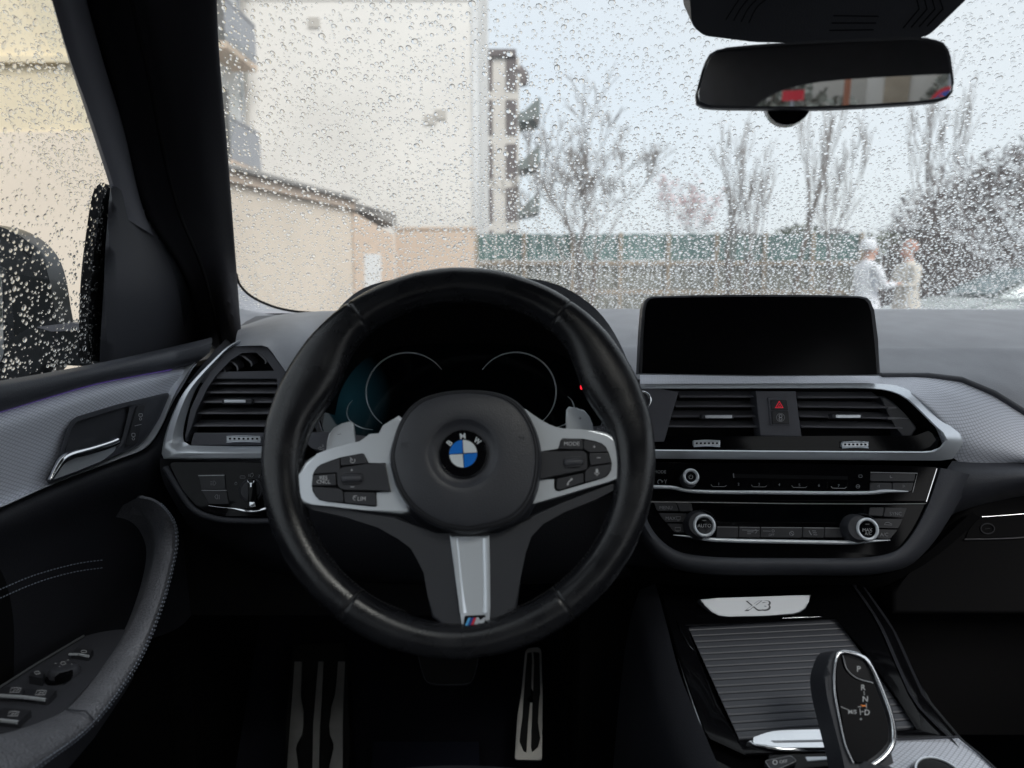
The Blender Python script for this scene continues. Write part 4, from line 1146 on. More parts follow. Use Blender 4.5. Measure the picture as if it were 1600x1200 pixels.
# woven trim beside the selector
loft('woven_trim', [
    [KPL.p(1330, 1158, .002), KPL.p(1420, 1156, .004), KPL.p(1497, 1153, .002)],
    [KPL.p(1340, 1185, .004), KPL.p(1440, 1184, .007), KPL.p(1530, 1180, .004)],
    [KPL.p(1350, 1240, .004), KPL.p(1460, 1238, .007), KPL.p(1590, 1236, .004)]], M_['trim'], cc, 20, 14)
b = MB(); b.tube([KPL.p(x, y, .006) for x, y in ((1330, 1157), (1420, 1154.5), (1497, 1151.5), (1530, 1178), (1590, 1234))], .0012, 6); b.build('trim_edge', M_['hard'], cc, 60)
b = MB(); vs, fs = lathe(KPL, 1470, 1215, [(.026, 0), (.026, .012), (.022, .018), (.015, .019)], 40); b.add(vs, fs); rk = b.build('rotary_controller', M_['piano'], cc, 40)
c = KPL.p(1470, 1213, .0185); b = MB(); b.tube([c + KPL.x * (.021 * math.cos(R(i * 10))) + KPL.y * (.021 * math.sin(R(i * 10))) for i in range(36)], .0012, 6, 0, True); b.build('controller_ring', M_['silver'], rk, 60)
# console cheeks
for name, pts in (('console_cheek', [(1010, 912), (1026, 975), (1046, 1055), (1080, 1140), (1110, 1215)]), ('console_cheek', [(1342, 908), (1385, 970), (1420, 1045), (1450, 1102), (1520, 1170), (1590, 1240)])):
    left = pts[0][0] < 1200
    s = -1 if left else 1
    T = [KPL.p(x, y, .004) for x, y in pts]
    rows = [[p + Vector((-s * .012, 0, .000)) for p in T], [p + Vector((-s * .004, 0, .004)) for p in T], [p + Vector((s * .004, 0, .000)) for p in T], [p + Vector((s * .02, 0, -.05)) for p in T], [p + Vector((s * .045, 0, -.35)) for p in T]]
    loft(name, rows, M_['deep'], cc, 16, 14)

# ================================================================== GEAR SELECTOR
gs = thing('gear_selector', 'gloss black gear selector with chrome edge standing on the console', 'gear lever', at(1360, 1200, .655))
GA, GB_ = at(1335, 1018, .70), at(1358, 1190, .650)
gdir = (GA - GB_).normalized()
GN = Vector((.12, -1, 0)); GN = (GN - gdir * GN.dot(gdir)).normalized()
GSP = Pl(GB_.lerp(GA, .5), GN)
so1 = so_([(1323, 1215), (1316, 1182), (1301, 1124), (1292, 1086), (1289.5, 1056), (1294, 1038), (1303, 1019), (1312, 1015), (1325, 1016.5), (1338, 1019.5), (1354, 1027), (1365, 1044), (1384, 1086), (1396, 1122), (1400.5, 1145), (1399.5, 1167), (1388.5, 1188), (1384, 1215)], 50)
plate('handle', so1, GSP, -.030, -.002, M_['hard'], gs, .006, 4)
edge = so_([(1333, 1192), (1322, 1168), (1310, 1115), (1304, 1080), (1304, 1045), (1308, 1024), (1313, 1019), (1325, 1019.5), (1340, 1023.5), (1353, 1031), (1363, 1047), (1381, 1088), (1393, 1124), (1396.5, 1147), (1394, 1164), (1380, 1183), (1362, 1196)], 50)
b = MB(); P = [GSP.p(x, y, .0) for x, y in edge]
b.tube(P, [.0012 if i < 18 else .0012 + .0016 * min(1, (i - 18) / 6) for i in range(50)], 8, 0); b.build('chrome_edge', M_['chrome'], gs, 60)
facep = so_([(1340, 1194), (1328, 1178), (1314, 1112), (1307.5, 1070), (1308, 1040), (1312, 1023), (1325, 1023), (1340, 1027), (1352, 1036), (1362, 1058), (1378, 1100), (1388, 1135), (1388, 1158), (1375, 1174), (1355, 1190)], 50)
b = MB(); b.plate(facep, GSP, -.004, .0012, .001, 2)
h = .0014
def T(t, x, y, s=8.5): b.text(t, GSP, x, y, s, h, 1, bold=.012)
T('R', 1349, 1074); T('N', 1352, 1092); T('D', 1355, 1113); T('M/S', 1332, 1112.2, 6.2); T('+', 1345, 1123.5, 5.5)
b.line([(1350, 1080), (1350.6, 1086)], 1, GSP, h, 1); b.line([(1353.4, 1099), (1354, 1107)], 1, GSP, h, 1); b.line([(1343.5, 1107), (1344.6, 1117)], 1, GSP, h, 1); b.line([(1345, 1112), (1350, 1111.8)], 1, GSP, h, 1); b.line([(1340, 1104.5), (1345.5, 1104)], 1, GSP, h, 1)
b.line([(1314, 1104), (1318, 1106), (1326, 1109.5)], .9, GSP, h, 1)
b.line([(1345, 1101.5), (1353, 1103.5)], 1.0, GSP, h, 2); b.line([(1347, 1104.5), (1352, 1101.5)], .8, GSP, h, 2)
b.build('selector_face', [M_['screen'], M_['print'], M_['orange']], gs)
def d(b, h): b.text('P', GSP, 1342, 1045, 8.5, h, 1, bold=.015)
button('park_button', [(1318, 1024), (1350, 1034.5), (1363, 1065), (1337, 1057), (1323, 1044)], GSP, .0, .0034, gs, [M_['piano'], M_['print']], deco=d, rr=5)
b = MB(); b.tube([GSP.p(x, y, .0030) for x, y in so_([(1317, 1024), (1323, 1045), (1337, 1058.5), (1364, 1067)], 14)], .0006, 6); b.build('button_seam', M_['dsilver'], gs, 60)
b = MB()
for i in range(9): b.tube([GSP.p(1291 + i * .25, 1048 + i * 3.6, -.008), GSP.p(1294 + i * .25, 1048.5 + i * 3.6, -.001)], .0006, 5)
b.build('side_button', M_['hard'], gs, 60)
b = MB(); b.tube([at(1358, 1188, .662), at(1352, 1225, .655), at(1350, 1262, .655)], [.020, .022, .030], 18); b.build('lever_stem', M_['hard'], gs, 60)

# ================================================================== PEDALS, MAT, FLOOR, SEAT
def z1(*p): return [(400 + x / 3, 800 + y / 3) for x, y in p]
FP = Pl(at(495, 1100, 1.28), (0, -.72, .69))
fr = thing('footrest', 'broad brushed steel footrest with three rubber grooved bars beside the door', 'footrest', at(495, 1200, 1.2))
plate('base', z1((170, 620), (420, 610), (445, 1100), (420, 1300), (130, 1300), (140, 1000)), FP, -.03, 0, M_['rubber'], fr, .004)
plate('steel_bar', z1((180, 700), (215, 700), (208, 860), (213, 890), (222, 930), (222, 1000), (218, 1040), (190, 1085), (184, 1110), (195, 1180), (200, 1280), (140, 1280), (152, 1100), (170, 860)), FP, 0, .004, M_['steel'], fr, .001)
plate('steel_bar', z1((292, 700), (316, 700), (308, 860), (300, 1000), (292, 1280), (258, 1280), (268, 1000), (282, 820)), FP, 0, .004, M_['steel'], fr, .001)
plate('steel_bar', z1((384, 700), (416, 700), (408, 900), (404, 1280), (335, 1280), (345, 1180), (366, 1110), (366, 1085), (345, 1045), (343, 1000), (352, 915), (372, 860), (377, 800)), FP, 0, .004, M_['steel'], fr, .001)
for pts in (((228, 760), (272, 740), (262, 1280), (210, 1280), (196, 1110), (230, 1050), (236, 930), (222, 890)), ((324, 740), (368, 760), (366, 840), (340, 910), (332, 1050), (352, 1090), (328, 1180), (322, 1280), (302, 1280), (312, 1000))):
    plate('rubber_strip', z1(*pts), FP, 0, .006, M_['rubber'], fr, .002)
AP = Pl(at(828, 1100, 1.24), (0, -.74, .67))
ac = thing('accelerator_pedal', 'tall narrow steel accelerator pedal with rubber grooves right of the wheel', 'pedal', at(828, 1190, 1.18))
plate('steel_plate', rpoly(z1((1262, 650), (1280, 636), (1328, 634), (1338, 650), (1343, 860), (1342, 1165), (1212, 1162), (1225, 960), (1245, 840)), 5), AP, -.006, 0, M_['steel'], ac, .001)
plate('rubber_groove', z1((1272, 660), (1292, 655), (1294, 700), (1288, 860), (1275, 1000), (1268, 1125), (1255, 1120), (1236, 1075), (1240, 1030), (1254, 960), (1255, 860), (1262, 760)), AP, -.001, .004, M_['rubber'], ac, .0015)
plate('rubber_groove', z1((1300, 655), (1328, 658), (1332, 850), (1322, 900), (1322, 985), (1332, 1060), (1322, 1100), (1295, 1124), (1290, 1100), (1296, 900), (1304, 705)), AP, -.001, .004, M_['rubber'], ac, .0015)
b = MB(); b.tube([AP.p(828, 1100, -.005), AP.p(830, 1020, -.03), AP.p(832, 960, -.06)], .012, 8); b.build('pedal_arm', M_['black'], ac, 60)
BP = Pl(at(700, 1050, 1.20), (0, -.78, .62))
bp_ = thing('brake_pedal', 'black rubber brake pedal hanging below the steering wheel', 'pedal', at(700, 1070, 1.18))
plate('pad', rpoly(z1((755, 640), (1045, 640), (1040, 700), (1010, 790), (990, 806), (820, 806), (798, 790), (765, 700)), 4), BP, -.02, .0, M_['rubber'], bp_, .003)
b = MB(); b.tube([BP.p(x, y, .001) for x, y in so_(z1((756, 640), (766, 700), (800, 795), (830, 806), (985, 806), (1010, 795), (1040, 700), (1046, 640)), 30)], .0008, 5); b.build('pad_edge', M_['grey'], bp_, 60)
b = MB(); b.tube([BP.p(700, 1030, -.01), BP.p(700, 980, -.05)], .012, 8); b.build('pedal_arm', M_['black'], bp_, 60)

FLZ = .43
fl = MB(); fl.add([(-.55, .3, FLZ), (1.12, .3, FLZ), (1.12, 1.25, FLZ), (-.55, 1.25, FLZ)], [(0, 1, 2, 3)])
fl.add([(-.55, 1.25, FLZ), (1.12, 1.25, FLZ), (1.12, 1.55, .80), (-.55, 1.55, .80)], [(0, 1, 2, 3)])
fl.add([(-.55, -2.2, FLZ - .02), (1.12, -2.2, FLZ - .02), (1.12, .3, FLZ - .02), (-.55, .3, FLZ - .02)], [(0, 1, 2, 3)])
tag(fl.build('footwell_carpet', M_['carpet'], None, 0), 'black carpet lining of the footwell below the pedals', 'carpet')
MP = Pl((0, 1.1, FLZ + .006), (0, -.15, 1))
fm = MB(); fm.plate(so_([(575, 1260), (583, 1160), (587, 1112), (592, 1103), (605, 1100), (665, 1097), (725, 1096), (738, 1100), (744, 1112), (748, 1160), (752, 1260)], 40), MP, -.002, .006, .002, 2)
tag(fm.build('floor_mat', M_['mat'], None), 'dark blue black velour floor mat under the pedals', 'floor mat')
st = thing('driver_seat', 'front edge of black leather driver seat cushion below the steering wheel', 'seat', (-.03, .4, .6))
rows = []
for y, zz in ((.68, .68), (.71, .76), (.705, .815), (.65, .845), (.45, .845), (.2, .82)):
    rows.append([Vector((-.05 + x, y - abs(x) * .12, zz + .0 - .35 * max(0, abs(x) - .12) ** 1.5 * (1 if zz > .7 else 0))) for x in (-.27, -.2, -.1, 0, .1, .2, .27)])
loft('cushion', rows, M_['cover'], st, 24, 20)
# ================================================================== DRIVER DOOR
SGP = Pl((-.54, .9, 1.19), (1, 0, -.311))
DPL = Pl((-.485, .9, 1.08), (1, -.25, .10))
dr = thing('driver_door', 'black driver door trim with woven aluminium insert, chrome handle and leather pull', 'car door', (-.50, .8, 1.0))
def dp(pts, h): return [DPL.p(x, y, h) for x, y in pts]
def sg(pts, h): return [SGP.p(x, y, h) for x, y in pts]
b = MB(); b.box((-.545, .62, .80), (.05, 1.30, .66)); b.build('door_core', M_['black'], dr, 0)
top_ = [(-90, 611), (0, 595), (75, 582), (150, 568), (240, 549), (300, 536.5), (326, 531)]
loft('upper_pad', [
    [SGP.p(x, y + 4, -.004) for x, y in top_],
    [SGP.p(x, y, .012) for x, y in top_],
    dp([(-90, 625), (0, 607), (75, 592), (150, 577), (240, 557), (300, 544), (331, 536)], .016),
    dp([(-90, 648), (0, 626), (75, 606), (150, 587), (225, 571), (290, 559), (328, 550)], .017),
    dp([(-90, 664), (0, 641), (75, 619), (150, 598), (225, 583), (267, 575.5), (305, 568)], .010),
    dp([(-90, 668), (0, 645), (75, 622), (150, 601), (225, 586), (267, 578), (303, 571)], -.002)], M_['softdark'], dr, 30, 24)
pl_ = [(-90, 667), (0, 643), (75, 620.5), (150, 599.5), (225, 584.5), (268, 577)]
tube('light_strip', dp(so_(pl_, 24), .0042), .0010, M_['purple'], dr, 6)
loft('woven_trim', [
    dp([(-90, 666), (0, 642), (75, 620), (150, 599), (225, 584), (267, 576.5), (308, 568)], .000),
    dp([(-90, 690), (0, 668), (75, 644), (150, 620), (225, 600), (262, 590), (300, 578)], .006),
    dp([(-90, 740), (0, 715), (75, 685), (150, 657), (220, 632), (255, 612), (292, 592)], .003),
    dp([(-90, 828), (0, 792), (75, 758), (150, 730), (205, 706), (240, 683), (272, 625)], .0)], M_['trim'], dr, 50, 24)
oo = so_([(332, 540), (318, 553), (300, 574), (287, 595), (276, 613), (266, 635), (258, 655), (249, 672), (240, 687), (225, 702), (186, 717.5), (130, 738.5), (75, 760), (0, 793.5), (-90, 832)], 60)
oi = so_([(325, 540), (306, 556), (287, 574), (273, 594), (262, 612), (253, 634), (246, 652), (238, 667), (230, 680), (218, 694), (183, 711), (130, 734), (75, 756), (0, 790), (-90, 829)], 60)
b = MB(); b.grid([dp([(a[0] + (c[0] - a[0]) * t, a[1] + (c[1] - a[1]) * t) for a, c in zip(oo, oi)], h) for t, h in ((0, -.01), (0, .010), (.12, .0115), (.85, .003), (1, .001), (1, -.01))], uv=False)
b.build('chrome_strip', M_['strip'], dr, 35)
hpo = rpoly([(267, 612), (180, 632.5), (116, 652), (104, 668), (90, 715), (71, 749), (76, 757), (183, 711), (219, 695), (232, 681), (250, 652)], 10, 4)
hpi_ = rpoly([(203, 634), (170, 644), (121, 659), (112, 668), (103, 700), (96, 716), (104, 722), (150, 718), (184, 700), (190, 688), (196, 665)], 8, 4)
b = MB(); ring(b, hpo, hpi_, DPL, -.002, .0105, .002)
b.build('handle_panel', M_['softdark'], dr, 40)
plate('handle_cup', rpoly([(207, 630), (115, 655), (98, 722), (150, 724), (188, 706)], 6), DPL, -.002, .0045, M_['hard'], dr, .0005)
hl = MB(); P = dp(so_([(79, 749), (88, 733), (96, 721), (106, 713.5), (140, 704), (172, 694), (182, 689.5)], 26), .020)
hl.tube(P, [.0022 + .0030 * min(1, i / 9) for i in range(26)], 10)
hn = hl.build('door_handle', M_['chrome'], dr, 60)
plate('handle_flap', rpoly([(82, 750), (100, 720), (140, 708), (182, 695), (180, 704), (160, 720), (120, 736)], 4), DPL, .010, .0175, M_['silver'], hn, .0025)
b = MB(); b.plate(rpoly([(214.5, 634), (228, 632), (215, 694), (197, 697)], 4), DPL, .008, .0135, .001, 2)
b.line(rrect(217, 646.5, 222.5, 650.5, 1), .9, DPL, .0137, 1, True); b.line(circ(219.6, 654.5, 2, n=8), .9, DPL, .0137, 1, True)
b.line([(210.5, 665.5), (221, 663)], .8, DPL, .0137, 1); b.line(rrect(206, 677, 211, 682, 1), .9, DPL, .0137, 1, True); b.line(circ(208.4, 685.6, 2, n=8), .9, DPL, .0137, 1, True)
b.build('lock_button', [M_['button'], M_['print']], dr)
loft('lower_panel', [
    dp([(-90, 831), (0, 794), (75, 760.5), (130, 739), (186, 718), (226, 703), (242, 688), (260, 656), (278, 613)], -.002),
    dp([(-90, 838), (0, 803), (75, 769), (130, 747), (186, 726), (230, 711), (250, 698), (266, 670), (284, 625)], .010),
    dp([(-90, 856), (0, 822), (75, 790), (130, 768), (186, 747), (230, 733), (256, 722), (272, 700), (290, 660)], .014),
    dp([(-90, 900), (0, 868), (75, 836), (130, 815), (186, 798), (230, 785), (262, 774), (280, 760), (296, 720)], .0),
    dp([(-160, 990), (0, 960), (75, 930), (130, 908), (186, 890), (230, 874), (270, 860), (290, 850), (302, 840)], -.012),
    dp([(-160, 1130), (0, 1090), (75, 1060), (130, 1030), (186, 1010), (230, 1000), (280, 980), (300, 960), (306, 950)], -.018)], M_['deep'], dr, 40, 30)
b = MB()
for pts in ([(-60, 945), (0, 921), (45, 902), (90, 888), (130, 879), (165, 874.5)], [(-60, 956), (0, 934.5), (40, 917), (75, 904.5), (120, 893), (165, 886.5)]):
    P = dp(so_(pts, 90), .001)
    for i in range(0, 88, 2): b.tube([P[i], P[i + 1]], .0005, 4)
tag(b.build('panel_stitching', M_['stitch'], dr, 0), kind='stuff')
# leather pull and armrest in one sweep
pi_ = [(193, 789), (214, 796), (230, 812), (240, 838), (240, 860), (231, 903), (207, 969), (168, 1032), (102, 1107), (30, 1141), (-60, 1160)]
po_ = [(222, 774), (245, 781), (263, 797), (276, 820), (279, 846), (270, 896), (249, 966), (219, 1035), (150, 1131), (60, 1202), (-60, 1290)]
def prow(t, X, dy=0):
    return [atx(a[0] + (c[0] - a[0]) * t, a[1] + (c[1] - a[1]) * t, X) + Vector((0, dy, 0)) for a, c in zip(pi_, po_)]
rows = [[p + Vector((-.02, .02, -.02)) for p in prow(0, -.428)], prow(-.02, -.426), prow(.04, -.414), prow(.30, -.400), prow(.62, -.388), prow(.84, -.383), prow(.97, -.386), [p + Vector((-.012, .012, -.006)) for p in prow(1.0, -.392)], [p + Vector((-.03, .03, -.03)) for p in prow(1.0, -.396)]]
pull = loft('pull_handle', rows, M_['pull'], dr, 70, 30)
b = MB()
for t, X in ((.90, -.3812), (.985, -.3855)):
    P = cat(prow(t, X), 220)
    for i in range(20, 218, 2): b.tube([P[i], P[i].lerp(P[i + 1], .8)], .0006, 4)
tag(b.build('pull_stitching', M_['stitch'], pull, 0), kind='stuff')
b = MB(); b.tube([atx(x, y, X) for x, y, X in ((103, 1108, -.410), (118, 1110, -.398), (134, 1111, -.386), (142, 1120, -.382), (152, 1133, -.386))], .0008, 6); b.build('pull_seam', M_['softdark'], pull, 60)
# switch plate on the armrest
AZ = Pl((-.44, .75, .905), (0, 0, 1))
swp = plate('switch_panel', so_([(131, 994), (160, 987), (190, 983)], 6) + [(203, 984), (190, 1003), (168, 1032), (140, 1068), (102, 1107), (80, 1122), (40, 1138), (0, 1144), (-70, 1155), (-70, 1117), (0, 1074), (60, 1036)], AZ, -.06, -.002, M_['hard'], dr, .001)
tube('chrome_strip', [AZ.p(x, y, .0) for x, y in ((-70, 1117), (0, 1073.5), (60, 1035.5), (131, 993.5))], .0012, M_['dsilver'], swp, 6)
def zs(*p): return [(x / 5.3333, 980 + y / 5.3333) for x, y in p]
def winsym(cx, cy):
    def d(b, h):
        b.line([(cx - 9, cy + 3.5), (cx - 6, cy - 3), (cx + 2, cy - 3.5), (cx + 9, cy - 3), (cx + 6, cy + 3.5)], 1.0, AZ, h, 1, True)
        b.line([(cx - 4, cy + 3.4), (cx - 1, cy - .5), (cx + 3, cy + 1), (cx + 6, cy - 2)], 1.0, AZ, h, 1)
    return d
for px, c in ((((-90, 560), (50, 495), (205, 505), (190, 572), (0, 565)), (24, 1078)), (((198, 572), (213, 506), (475, 520), (420, 580), (385, 602)), (64, 1082)), (((-90, 745), (30, 665), (265, 690), (200, 745), (160, 790), (-90, 765)), (21, 1115))):
    button('window_switch', zs(*px), AZ, -.004, .0042, swp, deco=winsym(*c), bev=.0012)
for pts in (((-90, 572), (0, 572), (200, 584), (378, 606)), ((-90, 772), (0, 776), (148, 793))):
    tube('switch_edge', [AZ.p(x, y, .0035) for x, y in zs(*pts)], .0017, M_['silver'], swp, 6)
def d(b, h): b.line(circ(131, 1018, 4.5, 2, n=10), .9, AZ, h, 1, True)
button('mirror_fold_switch', zs((582, 215), (640, 165), (780, 185), (738, 238)), AZ, -.004, .004, swp, deco=d)
tube('switch_edge', [AZ.p(x, y, .003) for x, y in zs((576, 226), (660, 228), (738, 243))], .0014, M_['silver'], swp, 6)
b = MB(); vs, fs = lathe(AZ, 99, 1041, [(.0145, -.003), (.0150, .002), (.0125, .006), (.0110, .0066)], 32); b.add(vs, fs)
b.line([(96, 1034), (101, 1034), (103, 1037), (98, 1039), (95, 1037)], .9, AZ, .0069, 1, True)
for x, y in ((87, 1036), (112, 1037), (106, 1031), (93, 1041)): b.line([(x - 1, y + 1), (x, y), (x + 1, y + 1)], .8, AZ, .0069, 1)
b.build('mirror_joystick', [M_['hard'], M_['print']], swp, 40)
b = MB(); vs, fs = lathe(AZ, 92, 1060, [(.0120, -.003), (.0120, .001), (.0095, .0012), (.0085, -.001)], 28); b.add(vs, fs); b.box(AZ.p(100, 1057, .003), (.010, .014, .006), 0); b.build('selector_switch', M_['piano'], swp, 40)
def d(b, h): b.line(zs((285, 372), (320, 366), (340, 385), (300, 392)), .9, AZ, h, 1, True)
button('folding_switch', zs((235, 405), (270, 360), (378, 372), (352, 428)), AZ, -.004, .006, swp, deco=d, bev=.0012)
# window pane, seal, frame and mirror triangle
def sgw(Y, z): return Vector((-.54 + (z - 1.19) * .311, Y, z))
b = MB(); b.grid([[sgw(Y, z) for Y in (-.95, 0, .5, .9, 1.25)] for z in (1.12, 1.2, 1.3, 1.45, 1.64)])
side_pane = b.build('window_pane', M_['pane'], dr, 60)
plate('window_seal', so_([(174, 290), (168, 292), (160, 312), (152, 360), (143, 430), (139, 500), (138, 563)], 20) + [(158, 566), (164, 470), (169, 380)], SGP, -.016, -.0034, M_['black'], dr, .001)
loft('mirror_triangle', [
    sg([(176, 296), (170, 360), (166, 430), (162, 500), (159, 566)], -.004),
    sg([(174, 291), (168, 360), (164, 430), (160, 500), (157, 566)], .014),
    sg([(180, 291), (176, 360), (172, 430), (168, 500), (165, 565)], .016),
    sg([(212, 320), (212, 380), (209, 440), (205, 500), (200, 558)], .015),
    sg([(222, 333), (245, 385), (258, 440), (262, 500), (264, 548)], .006),
    sg([(226, 338), (273, 405), (300, 455), (313, 500), (322, 535)], -.008)], M_['hard'], dr, 30, 24)
tube('triangle_edge', sg([(173, 292), (180, 291.5), (222, 333)], .013), .0012, M_['grey'], dr, 6)
loft('window_frame', [
    sg([(66, -60), (108, 90), (140, 190), (172, 291), (184, 335)], -.01),
    sg([(68, -60), (110, 90), (142, 190), (174, 291), (186, 335)], .012),
    sg([(114, -60), (155, 90), (186, 190), (217, 322), (235, 365)], .016),
    sg([(118, -60), (159, 90), (190, 190), (224, 326), (242, 370)], -.01)], M_['grey'], dr, 20, 16)

# ================================================================== A PILLAR, WINDSCREEN
def Y0(x): return 1.50 - .10 * ((x - .32) / .82) ** 2
def dY0(x): return -.20 * (x - .32) / .82 ** 2
S30, C30 = .5, .8660
def ws(x, s): return Vector((x, Y0(x) - s * C30, 1.236 + s * S30))
def wsn(x): return Vector((-dY0(x) * S30, S30, C30)).normalized()
def onws(px, py, h=0):
    d_ = ray(px, py); x = -.4
    for _ in range(12):
        o = ws(x, 0) + wsn(x) * h; n = wsn(x)
        t = (o - CAM).dot(n) / d_.dot(n); x = (CAM + d_ * t).x
    return CAM + d_ * t
PR = [(337, -60), (341, 60), (347, 140), (355, 230), (362, 320), (371, 440), (373, 535)]
PLt = [(120, -60), (159, 60), (182, 140), (210, 260), (236, 335), (292, 430), (332, 545)]
pa = thing('a_pillar', 'black cloth covered windscreen pillar beside the driver window', 'pillar', (-.46, 1.1, 1.3))
rt = [onws(x, y, -.02) for x, y in PR[:-1]]; rt.append(at(380, 560, 1.16))
rt2 = [p + Vector((-.02, .03, .03)) for p in rt]
lf = sg(PLt, .004)
mids = []
for t, k in ((.10, .002), (.35, .018), (.65, .036), (.88, .022)):
    mids.append([a.lerp(c, t) + Vector((k * .5, -k, 0)) for a, c in zip(lf, rt)])
loft('pillar_trim', [[p + Vector((-.02, .02, 0)) for p in lf], lf] + mids + [rt, rt2], M_['fabric'], pa, 40, 40)
b = MB(); P = [a.lerp(c, .30) + Vector((.017, -.034, 0)) for a, c in zip(lf, rt)]; b.tube(cat(P, 24), .0025, 6); b.build('trim_seam', M_['black'], pa, 60)
wsc = thing('windscreen', 'wet windscreen glass across the front of the car', 'windscreen', (.32, 1.45, 1.24))
b = MB(); G = []
for i in range(13):
    s = .80 * i / 12
    G.append([ws(x, s) for x in [(-.62 + .20 * s) + (1.88 - .4 * s) * j / 30 for j in range(31)]])
b.grid(G, uv=False); b.build('pane', M_['wetpane'], wsc, 180)
b = MB(); P = [onws(x, y, -.004) for x, y in so_([(369, 428), (373, 442), (384, 456), (400, 467.5), (430, 480), (465, 487), (510, 489)], 24)]
b.tube(P, .0022, 6); b.build('glass_seal', M_['black'], wsc, 60)
b = MB(); b.grid([[ws(x, s) - wsn(x) * .003 for x in [-.55 + i * .0925 for i in range(20)]] for s in (-.03, -.003)], uv=False); b.build('frit_band', M_['black'], wsc, 0)

# ================================================================== REAR VIEW MIRROR AND ROOF CONSOLE
mc = at(1350, 122, .72)
tgt = Vector((.20, -2.2, 1.50))
MN = ((CAM - mc).normalized() + (tgt - mc).normalized()).normalized()
MPl = Pl(mc, MN)
rm = thing('rear_view_mirror', 'frameless black edged rear view mirror hanging from the windscreen top', 'mirror', at(1288, 60, .76))
mo = so_([(1285, 63), (1360, 60), (1425, 58), (1455, 59.5), (1472, 63), (1482, 71), (1487, 100), (1491, 138), (1489, 148), (1478, 156), (1442, 161), (1370, 166), (1285, 170), (1190, 170), (1099, 167), (1089, 163), (1085.5, 153), (1090, 135), (1100, 100), (1108, 84), (1119, 77), (1150, 72.5), (1210, 67.5), (1284, 63)], 70)
def inset(pts, d):
    cx = sum(p[0] for p in pts) / len(pts); cy = sum(p[1] for p in pts) / len(pts)
    xr = (max(p[0] for p in pts) - min(p[0] for p in pts)) / 2; yr = (max(p[1] for p in pts) - min(p[1] for p in pts)) / 2
    return [(cx + (x - cx) * (1 - d / xr), cy + (y - cy) * (1 - d / yr)) for x, y in pts]
plate('housing', mo, MPl, -.022, -.0005, M_['hard'], rm, .004, 4)
plate('mirror_glass', inset(mo, 4.5), MPl, -.002, .0004, M_['mirror'], rm, .0006)
b = MB(); vs, fs = lathe(MPl, 1234, 158, [(.018, -.060), (.0225, -.04), (.021, -.024), (.012, -.020)], 24); b.add(vs, fs); b.build('mirror_stalk', M_['piano'], rm, 60)
oc_ = thing('roof_console', 'dark slotted sensor cover behind the rear view mirror', 'sensor cover', at(1290, 20, .80))
OP = Pl(at(1290, 25, .785), (0, -.80, -.60))
op = rpoly([(1060, -60), (1078, 0), (1081, 40), (1100, 56), (1180, 66), (1330, 68), (1440, 60), (1455, 52), (1509, 0), (1560, -60)], 8)
plate('cover', op, OP, -.05, .0, M_['softdark'], oc_, .006, 4)
b = MB()
for i in range(4):
    x = 1134 + i * 12
    b.line(so_([(x, 31 + i * 1.6), (x + 12, 12), (x + 24 + i * 3, -6)], 8), 1.6, OP, .0007)
for i in range(3): b.line([(1302 - i * 3, 24.5 + i * 11.5), (1373 - i * 4, 25.5 + i * 10.5)], 1.8, OP, .0007)
for i in range(4): b.line([(1411 + i * 12.5, 44 - i * 1), (1436 + i * 12.5, 14), (1432 + i * 12, -3)], 2.0, OP, .0007)
b.build('cover_slot', M_['black'], oc_, 0)

# ================================================================== WING MIRROR (outside the door glass)
wm = thing('wing_mirror', 'gloss black wing mirror outside the wet driver window', 'wing mirror', (-.72, 1.15, 1.2))
WMP = Pl(at(60, 480, 1.15), (.10, -1, 0))
plate('housing', so_([(-110, 352), (-60, 346), (-20, 350), (8, 357), (32, 369), (52, 386), (66, 406), (76, 436), (84, 484), (90, 520), (86, 560), (70, 588), (30, 604), (-40, 608), (-100, 598)], 40), WMP, -.055, .0, M_['paint'], wm, .016, 6, 180)
plate('arm', rpoly([(58, 513), (100, 505), (160, 507), (160, 575), (80, 570), (60, 545)], 8), WMP, -.10, .012, M_['paint'], wm, .008, 4)
plate('arm_cap', rpoly([(56, 511), (110, 504), (150, 510), (148, 516), (80, 518)], 3), WMP, -.09, .016, M_['grey'], wm, .003, 3)
tube('housing_seam', [WMP.p(x, y, .001) for x, y in so_([(-20, 362), (6, 370), (28, 383), (48, 400)], 10)], .002, M_['black'], wm, 5)
plate('mirror_glass', rpoly([(-100, 375), (-10, 378), (3, 440), (6, 560), (-20, 585), (-95, 585)], 8), WMP, -.002, .004, M_['mirror'], wm, .001)

# ================================================================== CABIN SHELL
cb = thing('car_body', 'dark cabin shell with black headliner and rear window seen in the mirror', 'car body', (.32, -.5, .5))
b = MB(); RO = [(-.47, -2.24), (1.15, -2.24), (1.15, .80), (-.47, .80)]; RI = [(-.26, -1.0), (.94, -1.0), (.94, .42), (-.26, .42)]
vs = [(x, y, z) for z in (1.64, 1.69) for P_ in (RO, RI) for x, y in P_]
b.add(vs, [f for k in range(4) for l in [(k + 1) % 4] for f in ((k, l, 4 + l, 4 + k), (8 + k, 12 + k, 12 + l, 8 + l), (k, 8 + k, 8 + l, l), (4 + k, 4 + l, 12 + l, 12 + k))])
b.build('headliner', M_['fabric'], cb, 0)
b = MB(); b.box((.34, -.29, 1.70), (1.26, 1.48, .006)); b.build('added_roof_glass', M_['pane'], cb, 0)  # unseen sunroof, added to brighten the cabin through the headliner opening
b = MB(); b.box((1.12, -.35, .80), (.06, 3.7, .78)); b.build('side_panel', M_['softdark'], cb, 0)
b = MB(); b.box((-.55, -1.12, .80), (.06, 2.16, .78)); b.build('side_panel', M_['softdark'], cb, 0)
